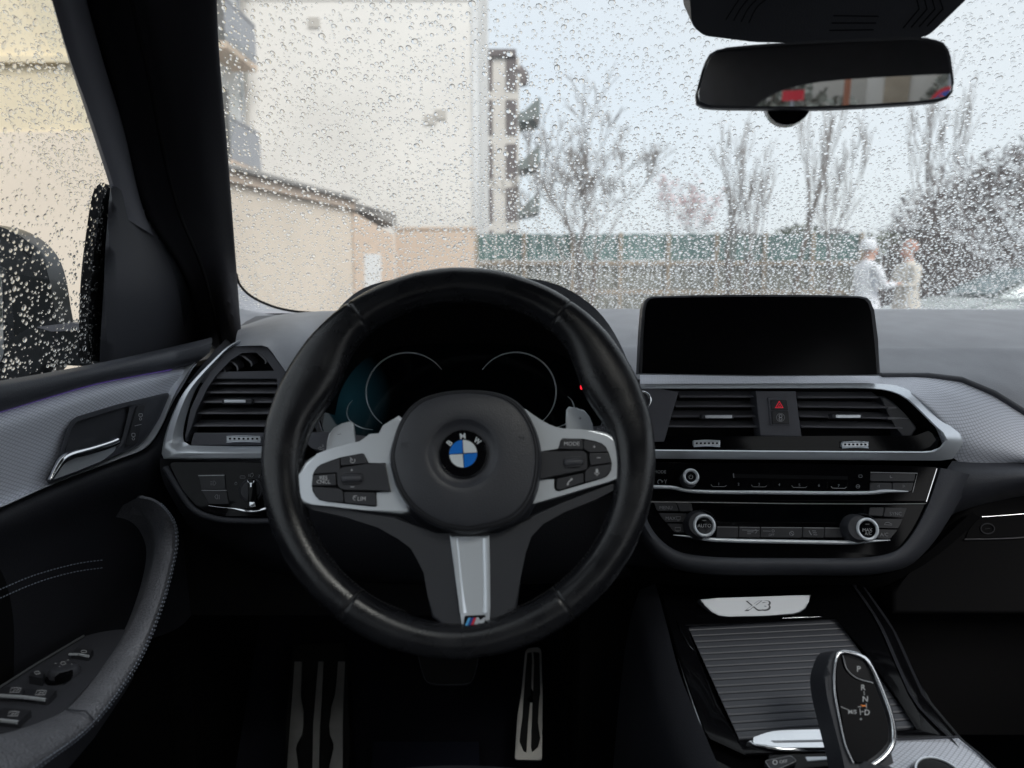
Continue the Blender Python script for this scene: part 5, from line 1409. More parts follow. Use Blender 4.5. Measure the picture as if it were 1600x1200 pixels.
for x, y in ((-.49, -.28), (1.08, -.28), (-.49, -1.7), (1.08, -1.7)):
    b = MB(); b.tube([(x - (.07 if x < 0 else -.07), y, 1.17), (x, y - .03, 1.42), (x + (.05 if x < 0 else -.05), y - .05, 1.66)], .055, 8); b.build('pillar', M_['fabric'], cb, 60)
b = MB(); b.tube([ws(1.22, 0) + Vector((0, 0, -.05)), ws(1.16, .4), ws(1.06, .82)], .05, 8); b.build('pillar', M_['fabric'], cb, 60)
b = MB(); RWc = Vector((.32, -2.2, 1.18)); n = 48; G = []
for t in (0, .96, 1):
    row = []
    for k in range(n):
        a = 2 * math.pi * k / n; ct, st = math.cos(a), math.sin(a)
        m_ = max(abs(ct), abs(st)); sq = Vector((ct / m_ * .86, 0, st / m_ * .80 - .02 + (0 if st > 0 else 0)))
        e = .55
        inn = Vector((math.copysign(abs(ct) ** e, ct) * .60, 0, math.copysign(abs(st) ** e, st) * .30 + .02))
        p = RWc + sq.lerp(inn, min(t / .96, 1)); p.z = min(p.z, 1.66)
        if t == 1: p.y += -.05
        row.append(p)
    G.append(row)
b.grid(G, closed=True, uv=False); b.build('tailgate_trim', M_['softdark'], cb, 40)
b = MB(); b.add([(-.5, -2.23, .8), (1.1, -2.23, .8), (1.1, -2.23, 1.6), (-.5, -2.23, 1.6)], [(0, 1, 2, 3)]); b.build('rear_window', M_['pane'], cb, 0)
# ================================================================== OUTSIDE
E = {}
E['asphalt'] = mat('asphalt', (.06, .06, .063), .75, var=.25, vscale=.8, bump=('n', 40, .3))
E['cream'] = mat('cream_plaster', (.80, .70, .52), .9, var=.05, vscale=.7, bump=('n', 20, .15))
E['pinkbeige'] = mat('pink_beige_plaster', (.82, .72, .61), .9, var=.06, vscale=.6, bump=('n', 20, .15))
E['white'] = mat('pale_plaster', (.80, .79, .77), .9, var=.10, vscale=.25, bump=('n', 3, .2))
E['whiteblue'] = mat('pale_grey_plaster', (.74, .76, .78), .9, var=.05, vscale=.4)
E['salmon'] = mat('salmon_plaster', (.68, .55, .45), .9, var=.06, vscale=.7)
E['peach'] = mat('peach_moulding', (.66, .53, .43), .9, var=.06)
E['tile'] = mat('grey_roof_tile', (.26, .25, .24), .85, var=.2, vscale=6)
E['pipe'] = mat('drain_pipe', (.52, .50, .47), .6)
E['rail'] = mat('balcony_railing', (.36, .38, .42), .6)
E['win'] = mat('dark_window', (.05, .055, .06), .15)
E['brown'] = mat('dark_brown_cladding', (.15, .13, .13), .8, var=.2, vscale=1)
E['stone'] = mat('pale_concrete', (.66, .63, .59), .9, var=.08, vscale=.5)
E['greenslab'] = mat('grey_green_balcony', (.19, .22, .215), .8, var=.15)
E['teal'] = mat('teal_fence_board', (.115, .21, .20), .8, var=.3, vscale=2.5)
E['teallow'] = mat('weathered_fence_board', (.20, .205, .175), .85, var=.5, vscale=2.5)
E['tan'] = mat('tan_wood', (.36, .30, .23), .85, var=.2, vscale=3)
E['bark'] = mat('bark', (.15, .12, .10), .9, var=.3, vscale=8)
E['twig'] = mat('twig', (.24, .22, .21), .9)
E['blossom'] = mat('pink_blossom', (.66, .48, .50), .8)
E['leaf'] = mat('green_leaf', (.10, .13, .075), .7, var=.4, vscale=3)
E['grey'] = mat('grey_leaf', (.24, .25, .22), .8, var=.4, vscale=4)
E['dleaf'] = mat('brown_leaf', (.088, .063, .058), .8, var=.5, vscale=4)
E['carpaint'] = mat('pale_car_paint', (.66, .74, .74), .3, coat=.7)
E['glassd'] = mat('car_glass', (.10, .16, .17), .08)
E['tyre'] = mat('tyre', (.015, .015, .015), .85)
E['coat'] = mat('white_coat', (.78, .80, .86), .85)
E['beigecoat'] = mat('beige_coat', (.64, .60, .54), .85)
E['trousers'] = mat('dark_trousers', (.05, .055, .075), .85)
E['skin'] = mat('skin', (.56, .34, .27), .6)
E['hair'] = mat('dark_hair', (.05, .035, .03), .7)
E['redhair'] = mat('reddish_hair', (.46, .26, .21), .7)
E['signred'] = mat('sign_red', (.62, .03, .05), .5)
E['signblue'] = mat('sign_blue', (.05, .10, .42), .5)
E['rust'] = mat('rust_post', (.32, .12, .07), .8)

b = MB(); b.add([(-300, -300, 0), (300, -300, 0), (300, 300, 0), (-300, 300, 0)], [(0, 1, 2, 3)])
tag(b.build('ground', E['asphalt'], None, 0), 'wet grey asphalt ground around the car', None, kind='structure')

def bx(name, lo, hi, m, parent, **k):
    b = MB(); lo, hi = Vector(lo), Vector(hi); b.box((lo + hi) / 2, hi - lo); return b.build(name, m, parent, 0)
def prism(name, foot, z0, z1, m, parent):
    """vertical walls over a footprint; z1 may be one height per corner"""
    n = len(foot); z1 = z1 if isinstance(z1, (list, tuple)) else [z1] * n
    b = MB(); b.add([(x, y, z0) for x, y in foot] + [(x, y, z) for (x, y), z in zip(foot, z1)], [tuple(range(n, 2 * n))] + [(i, (i + 1) % n, n + (i + 1) % n, n + i) for i in range(n)])
    return b.build(name, m, parent, 0)

h1 = thing('rendered_house', 'cream rendered house with a thin ledge seen through the driver window', 'house', (-6, 8, 0))
bx('wall', (-12, 7.0, 2.55), (-3.25, 7.9, 9.5), E['cream'], h1)
bx('lower_wall', (-12, 6.98, 0), (-3.23, 7.9, 2.55), E['pinkbeige'], h1)
bx('ledge', (-12, 6.93, 3.12), (-3.2, 7.0, 3.17), E['cream'], h1)
an = thing('low_annex', 'low pinkish annex with grey tiled coping between pillar and tall block', 'annex', (-4.5, 14, 0))
wA, wB = Vector((-5.55, 8.0)), Vector((-3.72, 18.2))
dn_ = (wB - wA).normalized(); nn_ = Vector((dn_.y, -dn_.x))
def off(p, d): q = p + nn_ * d; return (q.x, q.y)
prism('wall', [off(wA, 0), off(wB, 0), off(wB, -3), off(wA, -3)], 0, 2.82, E['pinkbeige'], an)
prism('moulding', [off(wA, .10), off(wB, .10), off(wB, -3), off(wA, -3)], 2.82, 3.0, E['peach'], an)
for i in range(24):
    p = wA.lerp(wB, i / 24); q_ = wA.lerp(wB, (i + .96) / 24)
    prism('coping_tile', [off(p, .20), off(q_, .20), off(q_, -.3), off(p, -.3)], 3.0, [3.05, 3.05, 3.22, 3.22], E['tile'], an)
sh = thing('small_shed', 'small peach shed with sloping roof and pale door at the annex end', 'shed', (-3.3, 18.8, 0))
prism('wall', [(-3.70, 18.22), (-2.92, 19.3), (-3.9, 20.2), (-4.6, 19.1)], 0, [2.78, 2.30, 2.30, 2.78], E['peach'], sh)
prism('roof', [(-3.72, 18.16), (-2.84, 19.3), (-3.9, 20.25), (-4.7, 19.1)], 2.80, [3.0, 2.50, 2.50, 3.0], E['tile'], sh)
prism('door', [(-3.50, 18.46), (-3.18, 18.90), (-3.22, 18.94), (-3.54, 18.50)], 0, 1.82, E['whiteblue'], sh)
sw_ = thing('garden_wall', 'salmon garden wall in front of the tall pale block', 'wall', (-2, 19.8, 0))
bx('wall', (-2.95, 19.7, 0), (-.95, 19.95, 2.46), E['salmon'], sw_)
bx('coping', (-3.0, 19.66, 2.46), (-.9, 19.99, 2.52), E['peach'], sw_)

tb = thing('tall_block', 'tall pale plastered building with a drain pipe behind the annex', 'building', (-5, 24, 0))
bx('front_wall', (-7.7, 23, 0), (-1.0, 34, 16), E['white'], tb)
bx('corner_strip', (-1.14, 22.95, 0), (-.97, 23.4, 16), E['whiteblue'], tb)
bx('roof', (-7.9, 22.7, 16), (-.8, 34, 16.3), E['tile'], tb)
b = MB(); b.tube([(-7.60, 22.9, 0), (-7.60, 22.9, 16)], .07, 8); b.build('drain_pipe', E['pipe'], tb, 60)
for x_, z_ in ((-2.05, 5.9), (-2.35, 5.75), (-5.6, 8.4)): bx('wall_vent', (x_ - .16, 22.95, z_ - .14), (x_ + .16, 23, z_ + .14), E['pipe'], tb)
bx('string_course', (-7.7, 22.96, 9.0), (-1.14, 23, 9.08), E['white'], tb)
wg = thing('balcony_wing', 'pale side wing with railed balconies at the upper left of the windscreen', 'building', (-10, 18, 0))
bx('side_wall', (-14, 12, 0), (-7.72, 22.99, 15), E['whiteblue'], wg)
for z in (4.2, 7.05, 9.9, 12.75):
    bx('balcony_floor', (-7.72, 20.0, z - .16), (-7.05, 22.3, z), E['peach'], wg)
    bx('window', (-7.72, 20.5, z + .1), (-7.70, 21.8, z + 2.1), E['win'], wg)
    rb = MB()
    for i in range(22): y = 20.05 + i * .107; rb.box((-7.08, y, z + .52), (.025, .025, 1.04))
    rb.box((-7.08, 21.15, z + 1.05), (.05, 2.3, .05)); rb.box((-7.08, 21.15, z + .5), (.012, 2.25, .9))
    rb.build('railing', E['rail'], wg, 0)

tw = thing('balcony_tower', 'far narrow apartment tower with dark balconies jutting to one side', 'apartment tower', (-1, 60, 0))
bx('wall', (-2.6, 60, 0), (.55, 70, 17.4), E['stone'], tw)
bx('roof', (-2.4, 59.7, 17.4), (.3, 70, 17.9), E['brown'], tw)
for i in range(5):
    z = 2.2 + i * 3.2
    bx('window', (-2.15, 59.92, z), (-1.45, 60.05, z + 2.55), E['brown'], tw)
    bx('window', (-.45, 59.92, z), (.35, 60.05, z + 2.55), E['brown'], tw)
    if i < 3:
        b = MB(); P_ = Pl((0, 59.9, 0), (0, -1, 0))
        z0 = 5.8 + i * 3.45
        vs = [(.55, z0), (1.9, z0 + .25), (2.1, z0 + .35), (2.1, z0 + 1.75), (1.95, z0 + 1.75), (.9, z0 + .75), (.55, z0 + .7)]
        b.add([(x, 59.6, z) for x, z in vs] + [(x, 64, z) for x, z in vs], [tuple(range(7)), tuple(range(13, 6, -1))] + [(k, k + 7, (k + 1) % 7 + 7, (k + 1) % 7) for k in range(7)])
        b.build('balcony', E['greenslab'], tw, 0)
b = MB(); b.tube([(.3, 60.5, 16.6), (.7, 60.5, 16.2), (.75, 60.5, 15.5)], [.55, .6, .45], 8); b.build('roof_plant', E['brown'], tw, 60)

# fence with teal upper boards, tan rail and posts
fc = thing('board_fence', 'long teal board fence with a tan rail along the far side', 'fence', (4, 22, 0))
base = {}
def shared(name, key, make, m, loc, parent):
    if key not in base:
        o = make(); me = o.data; base[key] = me
    else:
        o = bpy.data.objects.new(name, base[key]); COL.objects.link(o); o.parent = parent
    o.location = Vector(loc)
    return o
rnd = random.Random(3)
def mk(name, size, m):
    def f():
        b = MB(); b.box((0, 0, 0), size); o = b.build(name, m, None, 0); o.parent = fc; return o
    return f
x0 = -1.0
for i in range(40):
    x = x0 + .135 + i * .27
    o = shared('upper_board', 'ub', mk('upper_board', (.255, .03, .72), E['teal']), None, (x - 4, 0 + rnd.uniform(-.01, .01), 2.10 + rnd.uniform(-.02, .02)), fc)
    o = shared('lower_board', 'lb', mk('lower_board', (.25, .03, 1.5), E['teallow']), None, (x - 4, .0 + rnd.uniform(-.01, .01), .86), fc)
for i in range(9): shared('post', 'po', mk('post', (.10, .10, 2.5), E['tan']), None, (x0 + i * 1.35 - 4, -.08, 1.25), fc)
b = MB(); b.box((4.4, 21.94, 1.66), (10.8, .06, .12)); b.build('rail', E['tan'], fc, 0)
b = MB(); b.box((4.4, 21.94, .85), (10.8, .06, .12)); b.build('rail', E['tan'], fc, 0)

# bare trees
def bare_tree(name, label, loc, h, spread, seed, lean=0, thick=.09, depth=5, mt='twig', fork=.35, blossom=0, group='bare trees beyond the fence', upright=.5):
    rr = random.Random(seed)
    t = thing(name, label, 'tree', loc, group)
    h *= 1.18
    tr, br, bl = MB(), MB(), MB()
    L = Vector(loc)
    def grow(p, d, ln, r, lv):
        n = 4; P = [p]; q_ = p; dd = d
        for i in range(n):
            dd = (dd + Vector((rr.uniform(-1, 1), rr.uniform(-1, 1), rr.uniform(-.3, .8) * upright)) * .13).normalized()
            q_ = q_ + dd * (ln / n); P.append(q_)
        rs = [max(.009, r * (1 - .45 * i / n)) for i in range(n + 1)]
        (tr if lv == 0 else br).tube(P, rs, 6 if lv < 2 else 3)
        if blossom and lv >= 3:
            for _ in range(blossom):
                c = P[rr.randrange(1, n + 1)] + Vector((rr.gauss(0, .12), rr.gauss(0, .12), rr.gauss(0, .12)))
                a = Vector((rr.gauss(0, 1), rr.gauss(0, 1), rr.gauss(0, 1))).normalized() * .06; c2 = a.cross(Vector((rr.gauss(0, 1), rr.gauss(0, 1), 1))).normalized() * .06
                bl.add([c - a, c + c2, c + a, c - c2], [(0, 1, 2, 3)])
        if lv < depth:
            for k in range(rr.choice((2, 3, 3)) if lv else rr.choice((4, 5))):
                a = rr.uniform(0, 2 * math.pi); sp = spread * rr.uniform(.5, 1.2)
                nd = (dd + Vector((math.cos(a) * sp, math.sin(a) * sp, upright * .4))).normalized()
                st = P[-1] if k == 0 else P[rr.randrange(2, n + 1)]
                grow(st, nd, ln * rr.uniform(.55, .80), rs[-1] * rr.uniform(.55, .8), lv + 1)
    grow(L + Vector((0, 0, -.1)), Vector((lean, 0, 1)).normalized(), h * fork, thick, 0)
    tr.build('trunk', E['bark'], t, 60); br.build('branches', E[mt], t, 0)
    if blossom: bl.build('blossom', E['blossom'], t, 0)
def gx(px, Y): return (px - 800) / F * Y
bare_tree('bare_tree', 'wide bare tree with dense fan of twigs nearest the balcony tower', (gx(900, 20.5), 20.5, 0), 5.2, .72, 19, .03, .12, 6)
bare_tree('bare_tree', 'leaning bare tree beside the wide one, thin pale trunk', (gx(915, 20), 20, 0), 4.7, .8, 12, .24, .09, 6)
bare_tree('bare_tree', 'slim upright bare tree left of the mirror stalk', (gx(1135, 20.8), 20.8, 0), 5.0, .28, 13, .02, .10, depth=4, upright=1.2)
bare_tree('bare_tree', 'slim bare tree with two stems below the mirror', (gx(1160, 20.3), 20.3, 0), 4.9, .26, 14, .04, .10, depth=4, upright=1.2)
bare_tree('bare_tree', 'tallest thin bare tree under the right part of the mirror', (gx(1232, 20.6), 20.6, 0), 6.2, .30, 15, .03, .12, depth=4, upright=1.3)
bare_tree('bare_tree', 'young bare tree just right of the tallest thin one', (gx(1292, 20.4), 20.4, 0), 4.4, .35, 16, .05, .08, depth=4, upright=1.0)
bare_tree('bare_tree', 'tall wispy bare tree rising over the brown hedge', (gx(1452, 20), 20, 0), 5.8, .30, 17, .03, .09, depth=4, upright=1.3)
bare_tree('blossom_tree', 'small pink blossoming tree behind the teal fence', (gx(1074, 30), 30, 0), 5.0, .5, 18, 0, .10, 4, 'twig', blossom=5, group=None)

def leafmass(name, label, cat_, c, r, n, m, size, seed, kind=None, group=None, sliver=None):
    rr = random.Random(seed); t = thing(name, label, cat_, (c[0], c[1], 0), group, kind)
    b = MB(); tw_ = MB()
    for i in range(n):
        v = Vector((rr.gauss(0, 1), rr.gauss(0, 1), rr.gauss(0, 1))).normalized()
        k = rr.uniform(.55, 1.0) ** .5 * (1 + .22 * noise.noise(v * 2.3 + Vector((seed, 0, 0))))
        p = Vector(c) + Vector((v.x * r[0], v.y * r[1], v.z * r[2])) * k
        if p.z < .05: continue
        a = Vector((rr.gauss(0, 1), rr.gauss(0, 1), rr.gauss(0, 1))).normalized() * size * rr.uniform(.5, 1.3); e = a.cross(Vector((rr.gauss(0, 1), 1, rr.gauss(0, 1)))).normalized() * size * .6
        if sliver: a, e = a * 1.7, e * sliver
        b.add([p - a, p + e, p + a, p - e], [(0, 1, 2, 3)])
    for i in range(60):
        v = Vector((rr.gauss(0, 1), rr.gauss(0, 1), abs(rr.gauss(0, 1)))).normalized()
        tw_.tube([Vector((c[0] + v.x * r[0] * .3, c[1] + v.y * r[1] * .3, .2)), Vector(c) + Vector((v.x * r[0], v.y * r[1], v.z * r[2])) * rr.uniform(.9, 1.12)], [.03, .006], 3)
    b.build('crown', m, t, 0); tw_.build('stems', E['bark'], t, 0)
leafmass('brown_hedge', 'big domed grey brown twiggy hedge behind the pale parked car', 'hedge', (12.1, 15.5, .6), (5.0, 2.6, 3.5), 26000, E['dleaf'], .10, 5, sliver=.28)
for px, Y, w, hh, mm, lb, sd in ((1150, 24, 1.0, 2.75, 'dleaf', 'dark bush at the fence under the slim bare trees', 21), (1235, 24, 1.2, 2.9, 'leaf', 'green bush at the foot of the tallest bare tree', 22), (1300, 25, 1.3, 2.8, 'dleaf', 'brown bush at the end of the teal fence', 23), (1390, 24, 1.6, 2.7, 'leaf', 'dark green bush behind the two people', 24), (1450, 21, 1.5, 2.3, 'dleaf', 'low brown bush left of the big hedge', 25)):
    leafmass('bush', lb, 'bush', (gx(px, Y), Y, hh * .5), (w, .8, hh * .5), 1800, E[mm], .09, sd, group='bushes along the fence')

# people beyond the bonnet
def person(label, loc, heading, coat, hair, hood, phone):
    t = thing('person', label, 'person', loc, 'people standing outside')
    me = bpy.data.meshes.new('body'); bm = bmesh.new(); lay = bm.verts.layers.skin.verify()
    Rz = Matrix.Rotation(heading, 4, 'Z')
    J = []
    def jt(p, r, par=None, ry=None):
        v = bm.verts.new(Rz @ Vector(p)); v[lay].radius = (r, ry or r)
        if par is not None: bm.edges.new((par, v))
        return v
    pel = jt((0, 0, .98), .155, None, .13); pel[lay].use_root = True
    wst = jt((0, .0, 1.12), .145, pel, .12); ch = jt((0, .0, 1.32), .165, wst, .13); nk0 = jt((0, .0, 1.46), .09, ch, .085)
    nk = jt((0, .02, 1.52), .055, nk0); hd0 = jt((0, .03, 1.58), .075, nk, .085); hd1 = jt((0, .03, 1.66), .078, hd0, .095); jt((0, .02, 1.73), .05, hd1, .06)
    nose_ = jt((0, .125, 1.625), .012, hd0)
    for s in (-1, 1):
        hip = jt((s * .09, 0, .90), .10, pel); kn_ = jt((s * .10, .02, .50), .065, hip); an_ = jt((s * .10, -.02, .10), .042, kn_); jt((s * .11, .12, .03), .035, an_)
        sh_ = jt((s * .19, 0, 1.42), .065, ch)
        if phone or s > 0: el = jt((s * .25, .06, 1.16), .052, sh_); wr_ = jt((s * .16, .28, 1.20), .036, el)
        else: el = jt((s * .26, -.03, 1.14), .052, sh_); wr_ = jt((s * .26, .06, .92), .036, el)
        d_ = (wr_.co - el.co).normalized(); pm = bm.verts.new(wr_.co + d_ * .07); pm[lay].radius = (.032, .018); bm.edges.new((wr_, pm))
        sd = (Rz @ Vector((1, 0, 0)))
        for k in range(4):
            f0 = bm.verts.new(pm.co + sd * ((k - 1.5) * .018) + d_ * .03); f0[lay].radius = (.009, .009); bm.edges.new((pm, f0))
            f1 = bm.verts.new(f0.co + d_ * (.035 - abs(k - 1.5) * .006) + Vector((0, 0, -.012))); f1[lay].radius = (.008, .008); bm.edges.new((f0, f1))
        th = bm.verts.new(wr_.co + d_ * .05 + sd * (-s * .045)); th[lay].radius = (.010, .010); bm.edges.new((wr_, th))
    bm.to_mesh(me); bm.free()
    o = bpy.data.objects.new('body', me); COL.objects.link(o); o.parent = t
    o.modifiers.new('skin', 'SKIN'); sd_ = o.modifiers.new('sub', 'SUBSURF'); sd_.levels = 1; sd_.render_levels = 1
    dg = bpy.context.evaluated_depsgraph_get(); ev = bpy.data.meshes.new_from_object(o.evaluated_get(dg)); o.modifiers.clear(); o.data = ev
    ev.materials.clear()
    for m in (E['skin'], coat, E['trousers']): ev.materials.append(m)
    for p in ev.polygons:
        c = p.center; q_ = Rz.inverted() @ c
        hand = (q_.y > .27 and 1.05 < c.z < 1.3) or (c.z < .93 and abs(q_.x) > .2)
        p.material_index = 2 if c.z < .62 else (0 if (c.z > 1.50 or hand) else 1); p.use_smooth = True
    off_ = Vector(loc)
    b = MB(); rows = []
    for k in range(7):
        a = k / 6 * R(115); row = []
        for j in range(16):
            ph = 2 * math.pi * j / 16
            row.append(off_ + Rz @ Vector((math.sin(a) * math.sin(ph) * .100, .005 + math.sin(a) * math.cos(ph) * (.112 if math.cos(ph) < 0 else .085), 1.665 + math.cos(a) * .108)))
        rows.append(row)
    b.grid(rows, closed=True, uv=False); b.build('hood' if hood else 'hair', coat if hood else hair, t, 180)
    b = MB(); rows = []
    for z, r in ((1.0, .19), (.85, .215), (.68, .235), (.60, .24)):
        rows.append([off_ + Rz @ Vector((math.cos(2 * math.pi * j / 20) * r, math.sin(2 * math.pi * j / 20) * r * .78, z)) for j in range(20)])
    b.grid(rows, closed=True, uv=False); b.build('coat_skirt', coat, t, 180)
    for s in (-1, 1):
        b = MB(); b.tube([off_ + Rz @ Vector((s * .033, .112, 1.655)), off_ + Rz @ Vector((s * .033, .120, 1.655))], .012, 8); b.build('eye', E['hair'], t, 60)
    b = MB(); b.tube([off_ + Rz @ Vector((-.025, .112, 1.575)), off_ + Rz @ Vector((.025, .112, 1.575))], .007, 6); b.build('mouth', E['signred'], t, 60)
person('person in a white hooded coat standing side on in the rain', (gx(1349, 9.6), 9.6, 0), R(-80), E['coat'], E['hair'], True, True)
person('reddish haired person in a beige coat facing the one in white', (gx(1413, 10.2), 10.2, 0), R(95), E['beigecoat'], E['redhair'], False, True)

# pale parked car seen from its side
pc = thing('parked_car', 'pale parked hatchback in front of the brown hedge', 'car', (8.0, 11.4, 0))
def cp(x, z, y): return Vector((5.75 + x, 11.4 + y, z))
prof_ = [(0, .35), (-.02, .62), (.10, .80), (.9, .98), (1.35, 1.02), (3.9, 1.02), (4.2, .95), (4.25, .6), (4.2, .35), (3.85, .30), (3.8, .55), (3.4, .68), (3.0, .55), (2.95, .28), (1.25, .28), (1.2, .55), (.82, .68), (.45, .55), (.40, .30)]
b = MB(); rows = [[cp(x, z, y) for x, z in ([(2.1 + (x - 2.1) * k, .62 + (z - .62) * k) for x, z in prof_])] for y, k in ((-.80, .96), (-.86, .99), (-.86, 1), (.86, 1), (.86, .99), (.80, .96))]
b.grid(rows, closed=True, uv=False)
n = len(prof_); b.f += [list(range(n)), list(range(5 * n, 6 * n))[::-1]]; b.m += [0, 0]
b.build('body', E['carpaint'], pc, 40)
gp = [(.95, 1.0), (1.75, 1.40), (2.6, 1.46), (3.4, 1.42), (4.05, 1.0)]
b = MB(); rows = [[cp(2.5 + (x - 2.5) * k, 1.0 + (z - 1.0) * k2, y) for x, z in gp] for y, k, k2 in ((-.80, 1, 0), (-.66, .96, .99), (-.60, .95, 1), (.60, .95, 1), (.66, .96, .99), (.80, 1, 0))]
b.grid(rows, uv=False); b.build('cabin', E['carpaint'], pc, 30)
for pts in (((1.25, 1.06), (1.85, 1.34), (2.45, 1.38), (2.45, 1.06)), ((2.55, 1.06), (2.55, 1.38), (3.25, 1.34), (3.75, 1.06))):
    b = MB(); P_ = [cp(x, z, -.806 + (z - 1.0) * .36) for x, z in pts]; b.add(P_ + [p + Vector((0, .02, 0)) for p in P_], [(0, 1, 2, 3), (0, 4, 5, 1), (1, 5, 6, 2), (2, 6, 7, 3), (3, 7, 4, 0)]); b.build('window', E['glassd'], pc, 0)
b = MB(); P_ = [cp(.98, 1.03, -.62), cp(1.76, 1.395, -.52), cp(1.76, 1.395, .52), cp(.98, 1.03, .62)]; P_ = [p + Vector((-.03, 0, .02)) for p in P_]; b.add(P_, [(0, 1, 2, 3)]); b.build('windscreen', E['glassd'], pc, 0)
for x in (.82, 3.4):
    for y in (-.82, .72):
        b = MB(); vs = []; n = 24
        b.tube([cp(x, .32, y - .02), cp(x, .32, y + .18)], .32, 24); w_ = b.build('wheel', E['tyre'], pc, 40)
        b = MB(); b.tube([cp(x, .32, y - .035), cp(x, .32, y - .01)], .20, 16); b.build('rim', M_['silver'], w_, 40)
b = MB(); b.box(cp(.02, .72, -.6), (.12, .3, .12)); b.build('headlight', M_['white'], pc, 0)
b = MB(); b.box(cp(4.22, .78, -.6), (.08, .3, .16)); b.build('tail_light', E['signred'], pc, 0)
b = MB(); b.tube([cp(1.35, 1.06, -.86), cp(1.38, 1.12, -1.02)], [.05, .09], 8); b.build('door_mirror', E['carpaint'], pc, 60)

# street behind, seen only in the mirror
rb_ = thing('street_house', 'tan house across the street behind the car, seen in the mirror', 'house', (.3, -13, 0))
bx('wall', (-.15, -16, 0), (1.0, -12.5, 6), E['stone'], rb_); bx('window', (.1, -12.5, 1.2), (.45, -12.46, 2.2), E['tan'], rb_)
bx('wall', (-6, -18, 0), (-.15, -14, 5), E['stone'], rb_)
leafmass('grey_hedge', 'grey green hedge behind the car, seen in the mirror', 'hedge', (-2.4, -12, .7), (2.2, .8, 1.2), 4000, E['grey'], .09, 31)
leafmass('green_shrub', 'dark green shrub beside the round sign, seen in the mirror', 'hedge', (1.5, -12, 1.0), (.8, .8, 1.2), 2000, E['grey'], .08, 32)
b = MB(); b.tube([(-.35, -11, 0), (-.35, -11, 2.6)], .045, 8); tag(b.build('rust_post', E['rust'], None, 60), 'rust brown post behind the car, seen in the mirror', 'post')
sg_ = thing('red_sign', 'small red shop sign on legs behind the car, seen in the mirror', 'sign', (-1.1, -11, 0))
bx('board', (-1.22, -11.05, 1.32), (-.92, -11, 1.46), E['signred'], sg_)
b = MB(); b.tube([(-1.08, -11.02, 0), (-1.08, -11.02, 1.32)], .03, 6); b.build('leg', E['rail'], sg_, 60)
ns = thing('round_sign', 'round red and blue no stopping sign behind the car, seen in the mirror', 'road sign', (.86, -9.5, 0))
b = MB(); b.tube([(.86, -9.5, 0), (.86, -9.5, 1.6)], .03, 8); b.build('post', E['rail'], ns, 60)
b = MB(); b.tube([(.86, -9.46, 1.22), (.86, -9.45, 1.22)], .20, 24); b.build('ring', E['signred'], ns, 40)
b = MB(); b.tube([(.86, -9.45, 1.22), (.86, -9.44, 1.22)], .155, 24); fa = b.build('face', E['signblue'], ns, 40)
b = MB(); b.tube([(.76, -9.435, 1.32), (.96, -9.435, 1.12)], .022, 6); b.tube([(.96, -9.434, 1.32), (.76, -9.434, 1.12)], .022, 6); b.build('cross', E['signred'], fa, 40)

# ================================================================== RAIN ON THE GLASS
import numpy as np
def drops(name, label, place, normal, ux, uv_, spots):
    ns_, ring_ = 8, ((1.0, 0.0), (.97, .30), (.78, .66), (.42, .92))
    n = len(spots); per = ns_ * len(ring_) + 2
    V = np.zeros((n, per, 3), np.float32)
    rr = random.Random(9)
    for i, (a, c, r, el, hh) in enumerate(spots):
        o = np.array(place(a, c)); nn = np.array(normal(a, c)); x = np.array(ux(a, c)); y = np.array(uv_(a, c))
        k = 0; ph = rr.uniform(0, 6.28); wob = rr.uniform(0, .14)
        for q_, hq in ring_:
            for j in range(ns_):
                t = 2 * math.pi * j / ns_; w_ = 1 + wob * math.cos(2 * t + ph)
                V[i, k] = o + x * (r * q_ * w_ * math.cos(t)) + y * (r * q_ * w_ * el * math.sin(t)) + nn * (r * hh * hq); k += 1
        V[i, k] = o + nn * (r * hh); V[i, k + 1] = o
    fs = []
    for g in range(len(ring_) - 1):
        for j in range(ns_):
            l = (j + 1) % ns_; a0, b0 = g * ns_, (g + 1) * ns_
            fs += [(a0 + j, a0 + l, b0 + l), (a0 + j, b0 + l, b0 + j)]
    tp = (len(ring_) - 1) * ns_; ap = ns_ * len(ring_)
    for j in range(ns_):
        l = (j + 1) % ns_
        fs += [(tp + j, tp + l, ap), (l, j, ap + 1)]
    fs = np.array(fs, np.int32)[:, ::-1]
    allf = (fs[None] + (np.arange(n, dtype=np.int32) * per)[:, None, None]).reshape(-1, 3)
    me = bpy.data.meshes.new(name)
    me.vertices.add(n * per); me.vertices.foreach_set('co', V.reshape(-1))
    m = len(allf); me.loops.add(m * 3); me.polygons.add(m)
    me.loops.foreach_set('vertex_index', allf.reshape(-1)); me.polygons.foreach_set('loop_start', np.arange(0, m * 3, 3, dtype=np.int32))
    me.update(calc_edges=True); me.materials.append(M_['water'])
    me.shade_smooth(); me.set_sharp_from_angle(angle=R(62))
    o = bpy.data.objects.new(name, me); COL.objects.link(o)
    return tag(o, label, None, None, 'stuff')

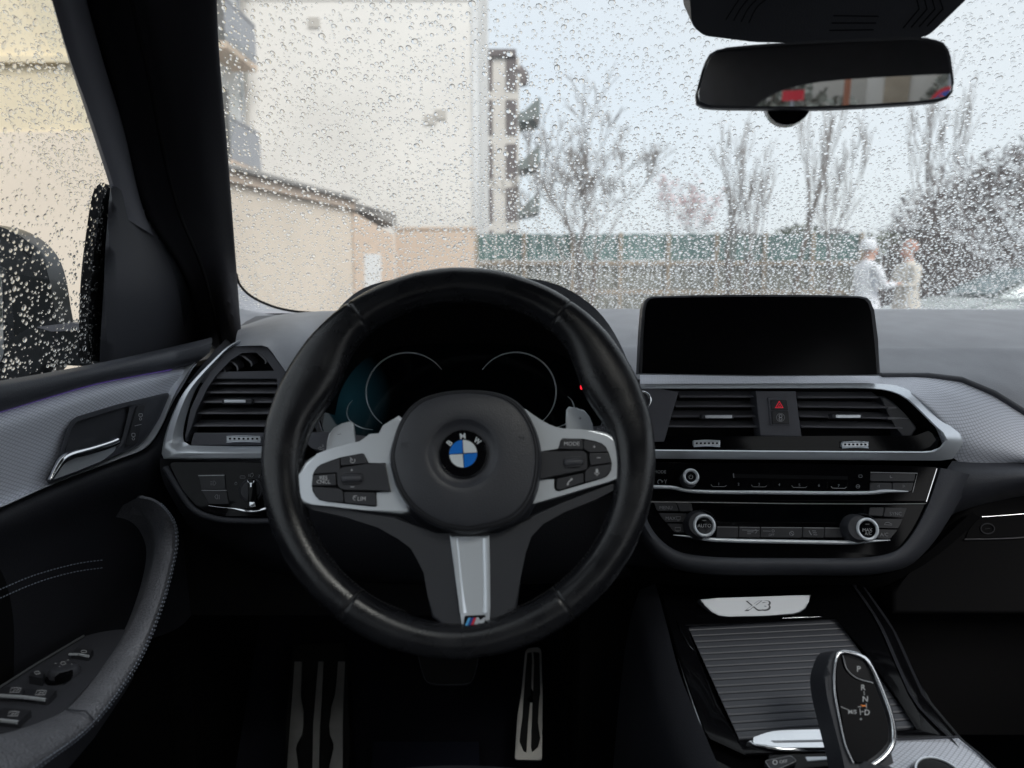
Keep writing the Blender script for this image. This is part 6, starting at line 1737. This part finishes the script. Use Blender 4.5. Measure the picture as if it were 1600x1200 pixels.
def scatter(n, x0, x1, y0, y1, size, dens, seed):
    rr = random.Random(seed); cell = .009; grid = {}; out = []
    tries = 0
    while len(out) < n and tries < n * 22:
        tries += 1
        a, c = rr.uniform(x0, x1), rr.uniform(y0, y1)
        if rr.random() > dens(a, c): continue
        r = size(rr, a, c)
        ix, iy = int(a / cell), int(c / cell); ok = True
        for u in (-1, 0, 1):
            for v in (-1, 0, 1):
                for (p, q_, s) in grid.get((ix + u, iy + v), ()):
                    if (p - a) ** 2 + (q_ - c) ** 2 < ((s + r) * 1.02) ** 2: ok = False; break
                if not ok: break
            if not ok: break
        if not ok: continue
        grid.setdefault((ix, iy), []).append((a, c, r)); out.append((a, c, r, rr.uniform(.95, 1.25), rr.uniform(.42, .62)))
    return out
def wdens(a, s):
    # rain gathers low down and to the passenger side
    lowr = max(0, min(1, (a + .25) / .35)) * max(0, min(1, (.42 - s) / .30))
    return min(1, .24 + .10 * noise.noise(Vector((a * 6, s * 6, 0))) + .80 * lowr)
def wsize(rr, a, s):
    lowr = max(0, min(1, (a + .25) / .35)) * max(0, min(1, (.42 - s) / .30))
    k = 1 + .15 * lowr
    if rr.random() < .30: return rr.uniform(.0005, .0010)
    return min(.0042, max(.0008, rr.lognormvariate(math.log(.0019 * k), .34)))
sp_ = scatter(35000, -.60, 1.05, .004, .78, wsize, wdens, 5)
print('DROPS', len(sp_))
drops('windscreen_raindrops', 'countless raindrops clinging to the outside of the windscreen', lambda a, c: ws(a, c) + wsn(a) * .0004, lambda a, c: wsn(a), lambda a, c: Vector((1, dY0(a), 0)), lambda a, c: Vector((0, -C30, S30)), sp_)
sp2 = scatter(8000, .30, 1.10, 1.12, 1.62, lambda rr, a, c: rr.uniform(.0004, .0009) if rr.random() < .25 else min(.0034, max(.0008, rr.lognormvariate(math.log(.0017), .30))), lambda a, c: 1, 6)
SN = -SGP.n
drops('window_raindrops', 'countless raindrops clinging to the outside of the driver window', lambda a, c: sgw(a, c) + SN * .0004, lambda a, c: SN, lambda a, c: Vector((0, 1, 0)), lambda a, c: Vector((.297, 0, .955)), sp2)
